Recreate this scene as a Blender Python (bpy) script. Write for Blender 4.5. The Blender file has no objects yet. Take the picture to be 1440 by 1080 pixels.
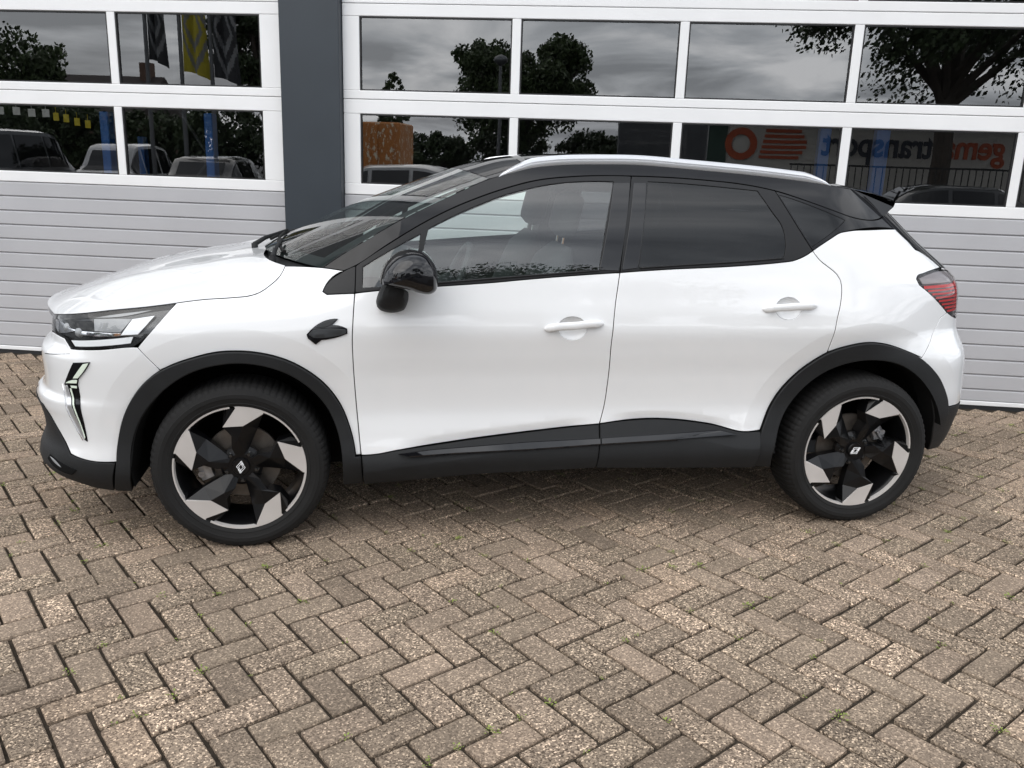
import bpy, bmesh, math, random
import numpy as np
from mathutils import Vector, Matrix
from mathutils.geometry import delaunay_2d_cdt

random.seed(7); np.random.seed(7)
scene = bpy.context.scene
COL = scene.collection
rad = math.radians

# ------------------------------------------------------------------ camera
cam_data = bpy.data.cameras.new('camera')
cam = bpy.data.objects.new('camera', cam_data); COL.objects.link(cam)
cam_data.sensor_width = 36.0
cam_data.lens = 1203.02 / 1440 * 36.0
cam_data.clip_start = 0.05; cam_data.clip_end = 900.0
CAM = (0.4865, -4.1466, 1.5389)
def cam_axes(yaw, pitch, roll):
    cy, sy = math.cos(yaw), math.sin(yaw)
    f = np.array([sy*math.cos(pitch), cy*math.cos(pitch), math.sin(pitch)])
    r0 = np.array([cy, -sy, 0]); u0 = np.cross(r0, f)
    r = math.cos(roll)*r0 + math.sin(roll)*u0
    return r, np.cross(r, f), f
_r, _u, _f = cam_axes(0.17577, -0.25622, 0.03335)
cam.matrix_world = Matrix([[_r[0], _u[0], -_f[0], CAM[0]], [_r[1], _u[1], -_f[1], CAM[1]], [_r[2], _u[2], -_f[2], CAM[2]], [0, 0, 0, 1]])
scene.camera = cam

# ------------------------------------------------------------------ sky, sun, exposure (overcast day)
SUN_EL, SUN_AZ = 44.0, 226.0            # degrees; azimuth from +y towards +x
world = bpy.data.worlds.new('World'); scene.world = world; world.use_nodes = True
wn = world.node_tree; wn.nodes.clear()
def WN_(t, **k):
    n = wn.nodes.new(t)
    for a, b in k.items(): setattr(n, a, b)
    return n
w_out = WN_('ShaderNodeOutputWorld'); w_bg = WN_('ShaderNodeBackground'); w_bg.inputs['Strength'].default_value = 0.10
w_sky = WN_('ShaderNodeTexSky', sky_type='NISHITA'); w_sky.sun_disc = False
w_sky.sun_elevation = rad(SUN_EL); w_sky.sun_rotation = rad(SUN_AZ); w_sky.air_density = 1.4; w_sky.dust_density = 3.0
w_tc = WN_('ShaderNodeTexCoord'); w_sep = WN_('ShaderNodeSeparateXYZ')
wn.links.new(w_tc.outputs['Generated'], w_sep.inputs[0])
w_z = WN_('ShaderNodeMath', operation='ADD'); w_z.inputs[1].default_value = 0.16
w_zm = WN_('ShaderNodeMath', operation='MAXIMUM'); w_zm.inputs[1].default_value = 0.0
wn.links.new(w_sep.outputs['Z'], w_zm.inputs[0]); wn.links.new(w_zm.outputs[0], w_z.inputs[0])
w_dx = WN_('ShaderNodeMath', operation='DIVIDE'); w_dy = WN_('ShaderNodeMath', operation='DIVIDE')
wn.links.new(w_sep.outputs['X'], w_dx.inputs[0]); wn.links.new(w_z.outputs[0], w_dx.inputs[1])
wn.links.new(w_sep.outputs['Y'], w_dy.inputs[0]); wn.links.new(w_z.outputs[0], w_dy.inputs[1])
w_cmb = WN_('ShaderNodeCombineXYZ'); wn.links.new(w_dx.outputs[0], w_cmb.inputs[0]); wn.links.new(w_dy.outputs[0], w_cmb.inputs[1])
w_no = WN_('ShaderNodeTexNoise'); w_no.inputs['Scale'].default_value = 1.5; w_no.inputs['Detail'].default_value = 7; w_no.inputs['Roughness'].default_value = 0.52
w_no.inputs['Distortion'].default_value = 0.5
wn.links.new(w_cmb.outputs[0], w_no.inputs['Vector'])
w_rmp = WN_('ShaderNodeValToRGB'); e = w_rmp.color_ramp.elements
e[0].position = 0.38; e[0].color = (4.4, 4.7, 5.2, 1); e[1].position = 0.64; e[1].color = (12.6, 12.8, 13.2, 1)
el = e.new(0.50); el.color = (7.5, 7.9, 8.5, 1)
wn.links.new(w_no.outputs[0], w_rmp.inputs[0])
w_mix = WN_('ShaderNodeMix', data_type='RGBA'); w_mix.inputs['Factor'].default_value = 0.93
wn.links.new(w_sky.outputs[0], w_mix.inputs['A']); wn.links.new(w_rmp.outputs[0], w_mix.inputs['B'])
wn.links.new(w_mix.outputs['Result'], w_bg.inputs['Color']); wn.links.new(w_bg.outputs[0], w_out.inputs['Surface'])

sun_d = bpy.data.lights.new('sun', 'SUN'); sun_d.energy = 0.75; sun_d.angle = rad(60); sun_d.color = (1.0, 0.965, 0.92)
sun = bpy.data.objects.new('sun', sun_d); COL.objects.link(sun)
_d = Vector((math.sin(rad(SUN_AZ))*math.cos(rad(SUN_EL)), math.cos(rad(SUN_AZ))*math.cos(rad(SUN_EL)), math.sin(rad(SUN_EL))))
sun.rotation_euler = _d.to_track_quat('Z', 'Y').to_euler()
sun.location = (0, -10, 30)

vs = scene.view_settings
vs.view_transform = 'Standard'; vs.look = 'None'; vs.exposure = 1.0; vs.gamma = 1.0; vs.use_curve_mapping = False
scene.display_settings.display_device = 'sRGB'
scene.cycles.max_bounces = 10; scene.cycles.transparent_max_bounces = 24; scene.cycles.glossy_bounces = 6
scene.cycles.use_denoising = True

# ------------------------------------------------------------------ materials
def new_mat(name):
    m = bpy.data.materials.new(name); m.use_nodes = True
    return m, m.node_tree, m.node_tree.nodes['Principled BSDF']
def plain(name, col, rough=0.5, metal=0.0, coat=0.0, coat_rough=0.03, spec=0.5, noise=0.0, nscale=30.0, bump=0.0, bscale=400.0, emit=None):
    m, t, b = new_mat(name)
    b.inputs['Base Color'].default_value = (*col, 1); b.inputs['Roughness'].default_value = rough; b.inputs['Metallic'].default_value = metal
    b.inputs['Coat Weight'].default_value = coat; b.inputs['Coat Roughness'].default_value = coat_rough; b.inputs['Specular IOR Level'].default_value = spec
    if noise or bump:
        g = t.nodes.new('ShaderNodeNewGeometry')
    if noise:
        n = t.nodes.new('ShaderNodeTexNoise'); n.inputs['Scale'].default_value = nscale; n.inputs['Detail'].default_value = 5
        t.links.new(g.outputs['Position'], n.inputs['Vector'])
        r = t.nodes.new('ShaderNodeMapRange'); r.inputs['From Min'].default_value = .3; r.inputs['From Max'].default_value = .7
        r.inputs['To Min'].default_value = 1-noise; r.inputs['To Max'].default_value = 1+noise
        t.links.new(n.outputs[0], r.inputs['Value'])
        mx = t.nodes.new('ShaderNodeMix'); mx.data_type = 'RGBA'; mx.blend_type = 'MULTIPLY'; mx.inputs['Factor'].default_value = 1
        mx.inputs['A'].default_value = (*col, 1); t.links.new(r.outputs[0], mx.inputs['B']); t.links.new(mx.outputs['Result'], b.inputs['Base Color'])
        r2 = t.nodes.new('ShaderNodeMapRange'); r2.inputs['To Min'].default_value = max(.02, rough-.08); r2.inputs['To Max'].default_value = min(1, rough+.08)
        t.links.new(n.outputs[0], r2.inputs['Value']); t.links.new(r2.outputs[0], b.inputs['Roughness'])
    if bump:
        n2 = t.nodes.new('ShaderNodeTexNoise'); n2.inputs['Scale'].default_value = bscale; n2.inputs['Detail'].default_value = 3
        t.links.new(g.outputs['Position'], n2.inputs['Vector'])
        bp = t.nodes.new('ShaderNodeBump'); bp.inputs['Strength'].default_value = bump; bp.inputs['Distance'].default_value = .002
        t.links.new(n2.outputs[0], bp.inputs['Height']); t.links.new(bp.outputs[0], b.inputs['Normal'])
    if emit:
        b.inputs['Emission Color'].default_value = (*col, 1); b.inputs['Emission Strength'].default_value = emit
    return m
def glass(name, tint, f0=0.08, refl=(1, 1, 1), wavy=0.0):
    """thin pane: clear/tinted body plus a mirror reflection that grows towards grazing angles"""
    m = bpy.data.materials.new(name); m.use_nodes = True; t = m.node_tree; t.nodes.clear()
    o = t.nodes.new('ShaderNodeOutputMaterial'); mx = t.nodes.new('ShaderNodeMixShader'); tr = t.nodes.new('ShaderNodeBsdfTransparent'); gl = t.nodes.new('ShaderNodeBsdfGlossy')
    tr.inputs[0].default_value = (*tint, 1); gl.inputs['Roughness'].default_value = 0.0; gl.inputs['Color'].default_value = (*refl, 1)
    g = t.nodes.new('ShaderNodeNewGeometry'); d = t.nodes.new('ShaderNodeVectorMath'); d.operation = 'DOT_PRODUCT'
    t.links.new(g.outputs['Normal'], d.inputs[0]); t.links.new(g.outputs['Incoming'], d.inputs[1])
    def mth(op, a, b=None):
        n = t.nodes.new('ShaderNodeMath'); n.operation = op
        for i, v in enumerate((a, b)):
            if v is None: continue
            if isinstance(v, (int, float)): n.inputs[i].default_value = v
            else: t.links.new(v, n.inputs[i])
        return n.outputs[0]
    c = mth('ABSOLUTE', d.outputs['Value']); p = mth('POWER', mth('SUBTRACT', 1.0, c), 5.0)
    fr = mth('ADD', mth('MULTIPLY', p, 1-f0), f0)
    t.links.new(fr, mx.inputs[0]); t.links.new(tr.outputs[0], mx.inputs[1]); t.links.new(gl.outputs[0], mx.inputs[2]); t.links.new(mx.outputs[0], o.inputs[0])
    if wavy:
        n = t.nodes.new('ShaderNodeTexNoise'); n.inputs['Scale'].default_value = 1.6; n.inputs['Detail'].default_value = 1
        t.links.new(g.outputs['Position'], n.inputs['Vector'])
        bp = t.nodes.new('ShaderNodeBump'); bp.inputs['Strength'].default_value = wavy; bp.inputs['Distance'].default_value = .01
        t.links.new(n.outputs[0], bp.inputs['Height']); t.links.new(bp.outputs[0], gl.inputs['Normal'])
    return m

M = {}
M['white'] = plain('white pearl paint', (.745, .747, .747), .42, coat=1.0, coat_rough=.02)
def bare_inside(m, inner=(.03, .03, .03)):
    # the inner face of the sheet metal carries dark primer, not paint
    t = m.node_tree; b = t.nodes['Principled BSDF']; g = t.nodes.new('ShaderNodeNewGeometry'); x = t.nodes.new('ShaderNodeMix'); x.data_type = 'RGBA'
    x.inputs['A'].default_value = b.inputs['Base Color'].default_value; x.inputs['B'].default_value = (*inner, 1)
    t.links.new(g.outputs['Backfacing'], x.inputs['Factor']); t.links.new(x.outputs['Result'], b.inputs['Base Color'])
bare_inside(M['white']); M['white'].node_tree.nodes['Principled BSDF'].inputs['Coat IOR'].default_value = 1.62
M['white_trim'] = plain('white painted fittings', (.77, .772, .772), .42, coat=1.0, coat_rough=.02)
M['black_paint'] = plain('black roof paint', (.0095, .0095, .0105), .4, spec=.0, coat=.62, coat_rough=.03)
M['gloss'] = plain('gloss black trim', (.005, .005, .006), .25, spec=0., coat=1.0, coat_rough=.015)
M['satin'] = plain('satin black trim', (.0105, .0105, .0112), .42, spec=.28)
M['plastic'] = plain('grained black plastic', (.0115, .012, .0127), .6, spec=.28, noise=.08, nscale=14, bump=.25, bscale=900)
M['dark'] = plain('black lining and gap shade', (.006, .006, .006), .9, spec=.1)
M['cabin'] = plain('charcoal cabin trim', (.022, .023, .025), .75, noise=.1)
M['seat'] = plain('grey seat cloth', (.028, .030, .032), .85, noise=.12, nscale=60)
M['headliner'] = plain('light headliner cloth', (.20, .21, .21), .9)
M['rubber'] = plain('tyre rubber', (.0115, .0112, .011), .75, spec=.25, noise=.18, nscale=12, bump=.2, bscale=300)
M['machined'] = plain('machined alloy', (.60, .57, .545), .45, metal=.40, noise=.05, nscale=8)
M['rimblack'] = plain('black alloy lacquer', (.0045, .0045, .005), .28, spec=.22, coat=.12, coat_rough=.05)
M['disc'] = plain('brake disc steel', (.15, .132, .115), .45, metal=.7, noise=.25, nscale=25)
M['caliper'] = plain('caliper alloy', (.36, .36, .37), .38, metal=.8, noise=.3, nscale=40)
M['alu'] = plain('brushed aluminium', (.78, .78, .79), .36, metal=.85)
M['chrome'] = plain('chrome', (.80, .80, .82), .08, metal=1.0)
M['lampgrey'] = plain('lamp bezel grey', (.27, .275, .28), .35, metal=.15, coat=.3)
M['lampwhite'] = plain('white emblem and lamp reflection', (.86, .87, .88), .3, coat=.6)
M['drl'] = plain('pale light guide', (.72, .80, .68), .25, coat=1.0)
M['red'] = plain('red lamp plastic', (.72, .030, .032), .35, spec=.3)
M['lampback'] = plain('lamp housing dark', (.012, .0125, .013), .22, coat=.4)
M['glass_front'] = glass('lightly tinted car glass', (.87, .95, .92), .085)
M['glass_screen'] = glass('laminated screen glass', (.74, .84, .81), .085)
M['glass_rear'] = glass('privacy car glass', (.075, .08, .086), .043)
M['lens'] = glass('clear lamp lens', (.95, .96, .965), .035)
M['lens_tail'] = glass('tail lamp lens', (.80, .76, .76), .022)
M['strip'] = plain('dark satin strip', (.010, .010, .011), .30, spec=.75)
M['pane'] = glass('acrylic door pane', (.72, .73, .73), .175, wavy=.04)
M['silver'] = plain('silver paint', (.45, .46, .48), .35, metal=.4, coat=.8)
M['amber'] = plain('amber lens', (.7, .25, .03), .25, coat=1)

# ------------------------------------------------------------------ object helpers
def link(name, me, mat=None, parent=None, smooth=False):
    if mat is not None:
        for mm in (mat if isinstance(mat, (list, tuple)) else [mat]): me.materials.append(mm)
    if smooth:
        me.polygons.foreach_set('use_smooth', [True]*len(me.polygons))
    o = bpy.data.objects.new(name, me); COL.objects.link(o)
    if parent is not None:
        o.parent = parent
    return o
def tag(o, label=None, category=None, group=None, kind=None):
    for k, v in (('label', label), ('category', category), ('group', group), ('kind', kind)):
        if v: o[k] = v
    return o
def empty(name, loc=(0, 0, 0), rotz=0.0, parent=None):
    o = bpy.data.objects.new(name, None); COL.objects.link(o); o.location = loc; o.rotation_euler = (0, 0, rotz)
    o.empty_display_size = .2
    if parent is not None: o.parent = parent
    return o
class MB:
    """collects simple shapes into one mesh"""
    def __init__(s): s.v = []; s.f = []; s.mi = []
    def add(s, vs, fs, mi=0):
        o = len(s.v); s.v += [tuple(map(float, v)) for v in vs]; s.f += [tuple(i+o for i in f) for f in fs]; s.mi += [mi]*len(fs); return s
    def box(s, a, b, mi=0, bev=0.0):
        (x0, y0, z0), (x1, y1, z1) = a, b
        if bev <= 0:
            return s.add([(x, y, z) for z in (z0, z1) for y in (y0, y1) for x in (x0, x1)],
                         [(0, 2, 3, 1), (4, 5, 7, 6), (0, 1, 5, 4), (2, 6, 7, 3), (0, 4, 6, 2), (1, 3, 7, 5)], mi)
        c = bev
        vs = []
        for (x, y, z) in [(x, y, z) for z in (0, 1) for y in (0, 1) for x in (0, 1)]:
            X, Y, Z_ = (x0, x1)[x], (y0, y1)[y], (z0, z1)[z]; sx, sy, sz = (c, -c)[x], (c, -c)[y], (c, -c)[z]
            vs += [(X, Y+sy, Z_+sz), (X+sx, Y, Z_+sz), (X+sx, Y+sy, Z_)]
        bm = bmesh.new(); bv = [bm.verts.new(v) for v in vs]; bmesh.ops.convex_hull(bm, input=bv)
        bmesh.ops.dissolve_limit(bm, angle_limit=.01, verts=bm.verts, edges=bm.edges)
        bm.verts.index_update(); bmesh.ops.recalc_face_normals(bm, faces=bm.faces)
        s.add([v.co[:] for v in bm.verts], [[v.index for v in f.verts] for f in bm.faces], mi); bm.free(); return s
    def tube(s, pts, r, n=8, mi=0, cap=True):
        pts = [Vector(p) for p in pts]; rs = r if isinstance(r, (list, tuple)) else [r]*len(pts); vs = []; fs = []
        up = Vector((0, 0, 1))
        for i, p in enumerate(pts):
            t = (pts[min(i+1, len(pts)-1)]-pts[max(i-1, 0)]).normalized()
            a = t.cross(up)
            if a.length < .1: a = t.cross(Vector((1, 0, 0)))
            a.normalize(); b = a.cross(t)
            for k in range(n):
                th = 2*math.pi*k/n; vs.append(p + (a*math.cos(th)+b*math.sin(th))*rs[i])
        for i in range(len(pts)-1):
            for k in range(n): fs.append((i*n+k, i*n+(k+1) % n, (i+1)*n+(k+1) % n, (i+1)*n+k))
        if cap: fs += [tuple(range(n))[::-1], tuple(range((len(pts)-1)*n, len(pts)*n))]
        return s.add(vs, fs, mi)
    def lathe(s, prof, n=48, axis='y', mi=0, closed=False):
        """prof: list of (r, h); turned round the local y axis (h along y) or z axis"""
        vs = []; fs = []; m = len(prof)
        for k in range(n):
            th = 2*math.pi*k/n; c, d = math.cos(th), math.sin(th)
            for r, h in prof: vs.append((r*c, h, r*d) if axis == 'y' else (r*c, r*d, h))
        for k in range(n):
            k2 = (k+1) % n
            for i in range(m-1 if not closed else m):
                j = (i+1) % m; fs.append((k*m+i, k*m+j, k2*m+j, k2*m+i))
        return s.add(vs, fs, mi)
    def grid(s, rows, mi=0, flip=False):
        n = len(rows); m = len(rows[0]); fs = []
        for i in range(n-1):
            for j in range(m-1):
                q = (i*m+j, i*m+j+1, (i+1)*m+j+1, (i+1)*m+j); fs.append(q[::-1] if flip else q)
        return s.add([p for r in rows for p in r], fs, mi)
    def prism(s, poly, depth, mi=0):
        """poly: 3D points in one plane, extruded by vector depth"""
        n = len(poly); d = Vector(depth); vs = [Vector(p) for p in poly]+[Vector(p)+d for p in poly]
        fs = [tuple(range(n))[::-1], tuple(range(n, 2*n))]+[(i, (i+1) % n, n+(i+1) % n, n+i) for i in range(n)]
        return s.add(vs, fs, mi)
    def mesh(s, name, fix=True):
        me = bpy.data.meshes.new(name); me.from_pydata(s.v, [], s.f)
        if any(s.mi): me.polygons.foreach_set('material_index', s.mi)
        if fix:
            bm = bmesh.new(); bm.from_mesh(me); bmesh.ops.recalc_face_normals(bm, faces=bm.faces); bm.to_mesh(me); bm.free()
        me.update(); return me
    def build(s, name, mat, parent=None, smooth=False, fix=True):
        return link(name, s.mesh(name, fix), mat, parent, smooth)
def smooth_by_angle(o, deg=35):
    me = o.data; me.polygons.foreach_set('use_smooth', [True]*len(me.polygons))
    bm = bmesh.new(); bm.from_mesh(me)
    for ed in bm.edges:
        ed.smooth = not (len(ed.link_faces) == 2 and ed.calc_face_angle(0) > rad(deg))
    bm.to_mesh(me); bm.free(); return o
# ---------- monotone-ish cubic (Catmull/PCHIP) helpers
def pchip(x,y):
    x=np.asarray(x,float);y=np.asarray(y,float);h=np.diff(x);d=np.diff(y)/h
    m=np.zeros(len(x)); m[0]=d[0];m[-1]=d[-1]
    for i in range(1,len(x)-1):
        if d[i-1]*d[i]>0:
            w1=2*h[i]+h[i-1];w2=h[i]+2*h[i-1]; m[i]=(w1+w2)/(w1/d[i-1]+w2/d[i])
    def f(t):
        t=np.clip(np.asarray(t,float),x[0],x[-1]); i=np.clip(np.searchsorted(x,t,side='right')-1,0,len(x)-2)
        u=(t-x[i])/h[i]; return (y[i]*(1+2*u)*(1-u)**2+h[i]*m[i]*u*(1-u)**2+y[i+1]*u*u*(3-2*u)+h[i]*m[i+1]*u*u*(u-1))
    return f
def smooth(t): t=np.clip(t,0,1); return t*t*(3-2*t)
PL=np.array([(-.882,0),(-.877,-.2),(-.855,-.4),(-.812,-.55),(-.735,-.68),(-.61,-.78),(-.42,-.838),(-.15,-.862),(.2,-.872),(.7,-.873),(1.3,-.876),(2,-.880),(2.45,-.880),(2.75,-.866),(2.97,-.83),(3.13,-.77),(3.24,-.685),(3.305,-.57),(3.34,-.42),(3.357,-.2),(3.36,0)])
SL=np.concatenate([[0],np.cumsum(np.hypot(*np.diff(PL,axis=0).T))])
def natural(x,y):
    n=len(x);h=np.diff(x);A=np.eye(n);b=np.zeros(n)
    for i in range(1,n-1):
        A[i,i-1]=h[i-1];A[i,i]=2*(h[i-1]+h[i]);A[i,i+1]=h[i];b[i]=6*((y[i+1]-y[i])/h[i]-(y[i]-y[i-1])/h[i-1])
    A[0]=0;A[0,0]=2*h[0];A[0,1]=h[0];b[0]=6*((y[1]-y[0])/h[0])*(1 if abs(y[1]-y[0])<.05 else 0) if False else 0;A[0,0]=1;A[0,1]=0
    M=np.linalg.solve(A,b)
    def f(t):
        t=np.asarray(t,float);i=np.clip(np.searchsorted(x,t,side='right')-1,0,n-2);a=x[i+1]-t;c=t-x[i];H=h[i]
        return M[i]*a**3/(6*H)+M[i+1]*c**3/(6*H)+(y[i]/H-M[i]*H/6)*a+(y[i+1]/H-M[i+1]*H/6)*c
    return f
FX=natural(SL,PL[:,0]);FY=natural(SL,PL[:,1]);SMAX=SL[-1]
DZ=pchip([.16,.24,.30,.36,.46,.56,.68,.80,.88,.94,1.02,1.10,1.2,1.3,1.4,1.48,1.54,1.6],
         [-.15,-.05,-.014,0,-.018,-.033,-.025,-.006,.004,-.004,-.024,-.045,-.076,-.118,-.172,-.230,-.290,-.38])
FZ=pchip([.16,.24,.33,.45,.6,.75,.85,.92,.98,1.03,1.08,1.2,1.6],
         [-.12,-.03,0,-.01,-.006,0,-.006,-.024,-.06,-.11,-.18,-.3,-.5])
NZ=pchip([.16,.22,.27,.30,.35,.42,.50,.55,.575,.61,.645,.675,.72,.755,.80,.84,.89,.94,1.0,1.6],
         [-.16,-.06,.005,.016,.008,-.02,-.012,.004,.006,-.028,-.03,-.03,-.028,-.03,-.07,-.076,-.085,-.11,-.16,-.6])
RZ=pchip([.16,.25,.34,.42,.48,.55,.62,.70,.75,.80,.86,.95,1.02,1.08,1.15,1.6],
         [-.14,-.07,-.03,-.012,.0,.002,-.002,-.006,-.016,-.040,-.066,-.074,-.08,-.09,-.12,-.26])
GR=pchip([.9,1.0,1.06,1.12,1.25,1.38,1.46,1.55],[0,0.0,.01,.05,.19,.33,.44,.60])
def B(s,z,out=0.):
    """body side surface: s = arc length along the plan outline from the nose, z = height; returns xyz (near side)"""
    s=np.asarray(s,float);z=np.asarray(z,float)
    if callable(out): out=out(s,z)
    x=FX(s);y=FY(s);e=1e-3;tx=FX(s+e)-FX(s-e);ty=FY(s+e)-FY(s-e);L=np.hypot(tx,ty);nx=ty/L;ny=-tx/L  # outward (y negative side)
    wn=1-smooth((s-.45)/.65)                 # nose
    wf=(1-wn)*(1-smooth((x+.1)/.75))         # front wing
    wr=smooth((x-2.5)/.6)
    wd=1-wn-wf-wr
    d=wn*NZ(z)+wf*FZ(z)+wr*RZ(z)+wd*DZ(z)+out
    # upper body keeps narrowing towards the rear
    x=x+nx*d;y=y+ny*d
    x=x-GR(z)*smooth((x-2.1)/1.25)
    return np.stack([x,y,z+0*x],-1)
def normal(s,z,out=0.):
    e=2e-3;a=B(s+e,z,out)-B(s-e,z,out);b=B(s,z+e,out)-B(s,z-e,out);n=np.cross(b,a) if False else np.cross(a,b);
    n/=np.linalg.norm(n,axis=-1,keepdims=True)+1e-12
    return n

# ------------------------------------------------------------------ panels cut out of the body surface
def catmull(poly, step=.018, corner=28, closed=True):
    P = [np.array(p, float) for p in poly]; n = len(P)
    def ang(i):
        a = P[i]-P[i-1]; b = P[(i+1) % n]-P[i]
        return abs(math.degrees(math.atan2(a[0]*b[1]-a[1]*b[0], a@b)))
    isc = [ang(i) > corner for i in range(n)]
    if not closed: isc[0] = isc[-1] = True
    out = []
    for i in range(n if closed else n-1):
        p1 = P[i]; p2 = P[(i+1) % n]; L = np.hypot(*(p2-p1)); k = max(1, int(round(L/step)))
        def tan(i0):
            j = i0 % n
            if isc[j]: return None
            a = P[j]-P[j-1]; b = P[(j+1) % n]-P[j]; la = np.hypot(*a); lb = np.hypot(*b)
            t = (a/la*lb+b/lb*la)/(la+lb); return t/np.hypot(*t)
        t1 = tan(i); t2 = tan(i+1); ch = (p2-p1)/L
        if t1 is None and t2 is None: t1 = t2 = ch
        elif t1 is None: t1 = 2*ch*(ch@t2)-t2
        elif t2 is None: t2 = 2*ch*(ch@t1)-t1
        for q in range(k):
            u = q/k; out.append(p1*(1+2*u)*(1-u)**2+L*t1*u*(1-u)**2+p2*u*u*(3-2*u)+L*t2*u*u*(u-1))
    if not closed: out.append(P[-1])
    return np.array(out)
def sarea(p): x, y = p[:, 0], p[:, 1]; return .5*np.sum(x*np.roll(y, -1)-np.roll(x, -1)*y)
def inside(poly, pts):
    x, y = pts[:, 0], pts[:, 1]; r = np.zeros(len(pts), bool); j = len(poly)-1
    for i in range(len(poly)):
        xi, yi = poly[i]; xj, yj = poly[j]
        c = ((yi > y) != (yj > y)) & (x < (xj-xi)*(y-yi)/(yj-yi+1e-15)+xi); r ^= c; j = i
    return r
def vnorm(p):
    d = np.roll(p, -1, 0)-p; d /= np.linalg.norm(d, axis=1, keepdims=True)+1e-12
    nrm = np.stack([d[:, 1], -d[:, 0]], 1); v = nrm+np.roll(nrm, 1, 0); L = np.linalg.norm(v, axis=1, keepdims=True)+1e-9
    v = v/L; c = np.clip(np.sum(v*nrm, 1, keepdims=True), .5, 1); return v/c
def dist_to(poly, pts):
    a = poly; b = np.roll(poly, -1, 0); best = np.full(len(pts), 9.)
    for i in range(len(a)):
        ab = b[i]-a[i]; t = np.clip(((pts-a[i])@ab)/(ab@ab+1e-12), 0, 1); best = np.minimum(best, np.linalg.norm(pts-a[i]-t[:, None]*ab, axis=1))
    return best
def line_dist(line, pts):
    best = np.full(len(pts), 9.)
    for a, b in zip(line[:-1], line[1:]):
        a = np.array(a); ab = np.array(b)-a; t = np.clip(((pts-a)@ab)/(ab@ab+1e-12), 0, 1); best = np.minimum(best, np.linalg.norm(pts-a-t[:, None]*ab, axis=1))
    return best
def panel(name, poly, mat, parent, out=0., depth=.018, holes=(), gap=.0015, rnd=.0022, grid=.034, step=.018, corner=28, far=True, bulge=0., flat=False, near=True, shade_edge=True, tuck=()):
    """one pressed panel: a closed outline in (s, z) lifted onto the body surface, edges turned in; far=True adds its twin on the other side"""
    tuck_ = [(catmull(l, .012, 60, closed=False), w_, d_) for l, w_, d_ in tuck]
    P = catmull(poly, step, corner)
    if sarea(P) < 0: P = P[::-1]
    P = P-(gap+rnd)*vnorm(P)
    loops = [P]
    for h in holes:
        H = catmull(h, step, corner)
        if sarea(H) > 0: H = H[::-1]
        loops.append(H-(gap+rnd)*vnorm(H))
    lo = P.min(0); hi = P.max(0)
    gx, gz = np.meshgrid(np.arange(lo[0]+grid/2, hi[0], grid), np.arange(lo[1]+grid/2, hi[1], grid), indexing='ij')
    gx = gx+np.where(np.arange(gx.shape[1]) % 2, grid*.25, -grid*.25)
    G = np.stack([gx.ravel(), gz.ravel()], 1)
    for line, w_, dp in tuck_:                     # extra points where the fold starts, so that its edge stays crisp
        l2 = line; dd = np.gradient(l2, axis=0); nn = np.stack([-dd[:, 1], dd[:, 0]], 1)/np.linalg.norm(dd, axis=1, keepdims=True)
        X = np.concatenate([l2+nn*w_*f*sg for sg in (1, -1) for f in (.5, .985, 1.015)]); D = line_dist(line, X)
        ring = np.concatenate([l2+nn*w_*f*sg for sg in (1, -1) for f in (.5, .985, 1.015)])[D > w_*.45]
        G = G[np.abs(line_dist(line, G)-w_) > w_*.16] if len(G) else G; G = np.concatenate([G, ring])
    if len(G):
        ok = inside(P, G)
        for H in loops[1:]: ok &= ~inside(H, G)
        G = G[ok]
        for L in loops:
            if len(G): G = G[dist_to(L, G) > grid*.45]
    pts = np.concatenate(loops+([G] if len(G) else []))
    edges = []; o = 0
    for L in loops:
        n = len(L); edges += [(o+i, o+(i+1) % n) for i in range(n)]; o += n
    r = delaunay_2d_cdt([Vector(p) for p in pts], edges, [], 0, 1e-6)
    V2 = np.array([v[:] for v in r[0]]); T = [t for t in r[2]]
    cen = np.array([V2[list(t)].mean(0) for t in T]); ok = inside(P, cen)
    for H in loops[1:]: ok &= ~inside(H, cen)
    T = [t if sarea(V2[list(t)]) > 0 else t[::-1] for t, k in zip(T, ok) if k]
    def off(s, z):
        q = np.stack([np.ravel(s), np.ravel(z)], 1); o_ = np.full(len(q), float(out))
        if bulge: dd = np.minimum(dist_to(P, q)/.02, 1); o_ += bulge*(1-(1-dd)**2)
        for line, w_, dp in tuck_:
            x0, x1 = line[:, 0].min(), line[:, 0].max(); tp = smooth((q[:, 0]-x0)/.16)*smooth((x1-q[:, 0])/.16) if dp > 0 else 1.
            o_ -= abs(dp)*tp*np.clip(1-line_dist(line, q)/w_, 0, 1)
        return o_
    V = B(V2[:, 0], V2[:, 1], off); N = normal(V2[:, 0], V2[:, 1], off if tuck or bulge else 0.)
    verts = [V]; nor = [N]; faces = [tuple(t) for t in T]; base = len(V)
    for L in loops:
        n = len(L); on = vnorm(L); e = 2e-3
        ds = (B(L[:, 0]+e, L[:, 1])-B(L[:, 0]-e, L[:, 1]))/(2*e); dz = (B(L[:, 0], L[:, 1]+e)-B(L[:, 0], L[:, 1]-e))/(2*e)
        O = ds*on[:, :1]+dz*on[:, 1:]; O /= np.linalg.norm(O, axis=1, keepdims=True)
        NN = normal(L[:, 0], L[:, 1]); S = B(L[:, 0], L[:, 1], off)
        r1 = S+O*rnd*.7-NN*rnd*.3; r2 = S+O*rnd-NN*rnd; r3 = S+O*rnd-NN*depth
        n1 = O*.7+NN*.7
        verts += [S, r1, r2, r2, r3]; nor += [NN, n1, O, O, O]
        for a in (0, 1, 3):
            A = base+a*n; Bq = base+(a+1)*n
            for i in range(n):
                j = (i+1) % n; faces.append((A+i, A+j, Bq+j, Bq+i)[::-1])
        base += 5*n
    nd = [0]*len(T)
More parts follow.
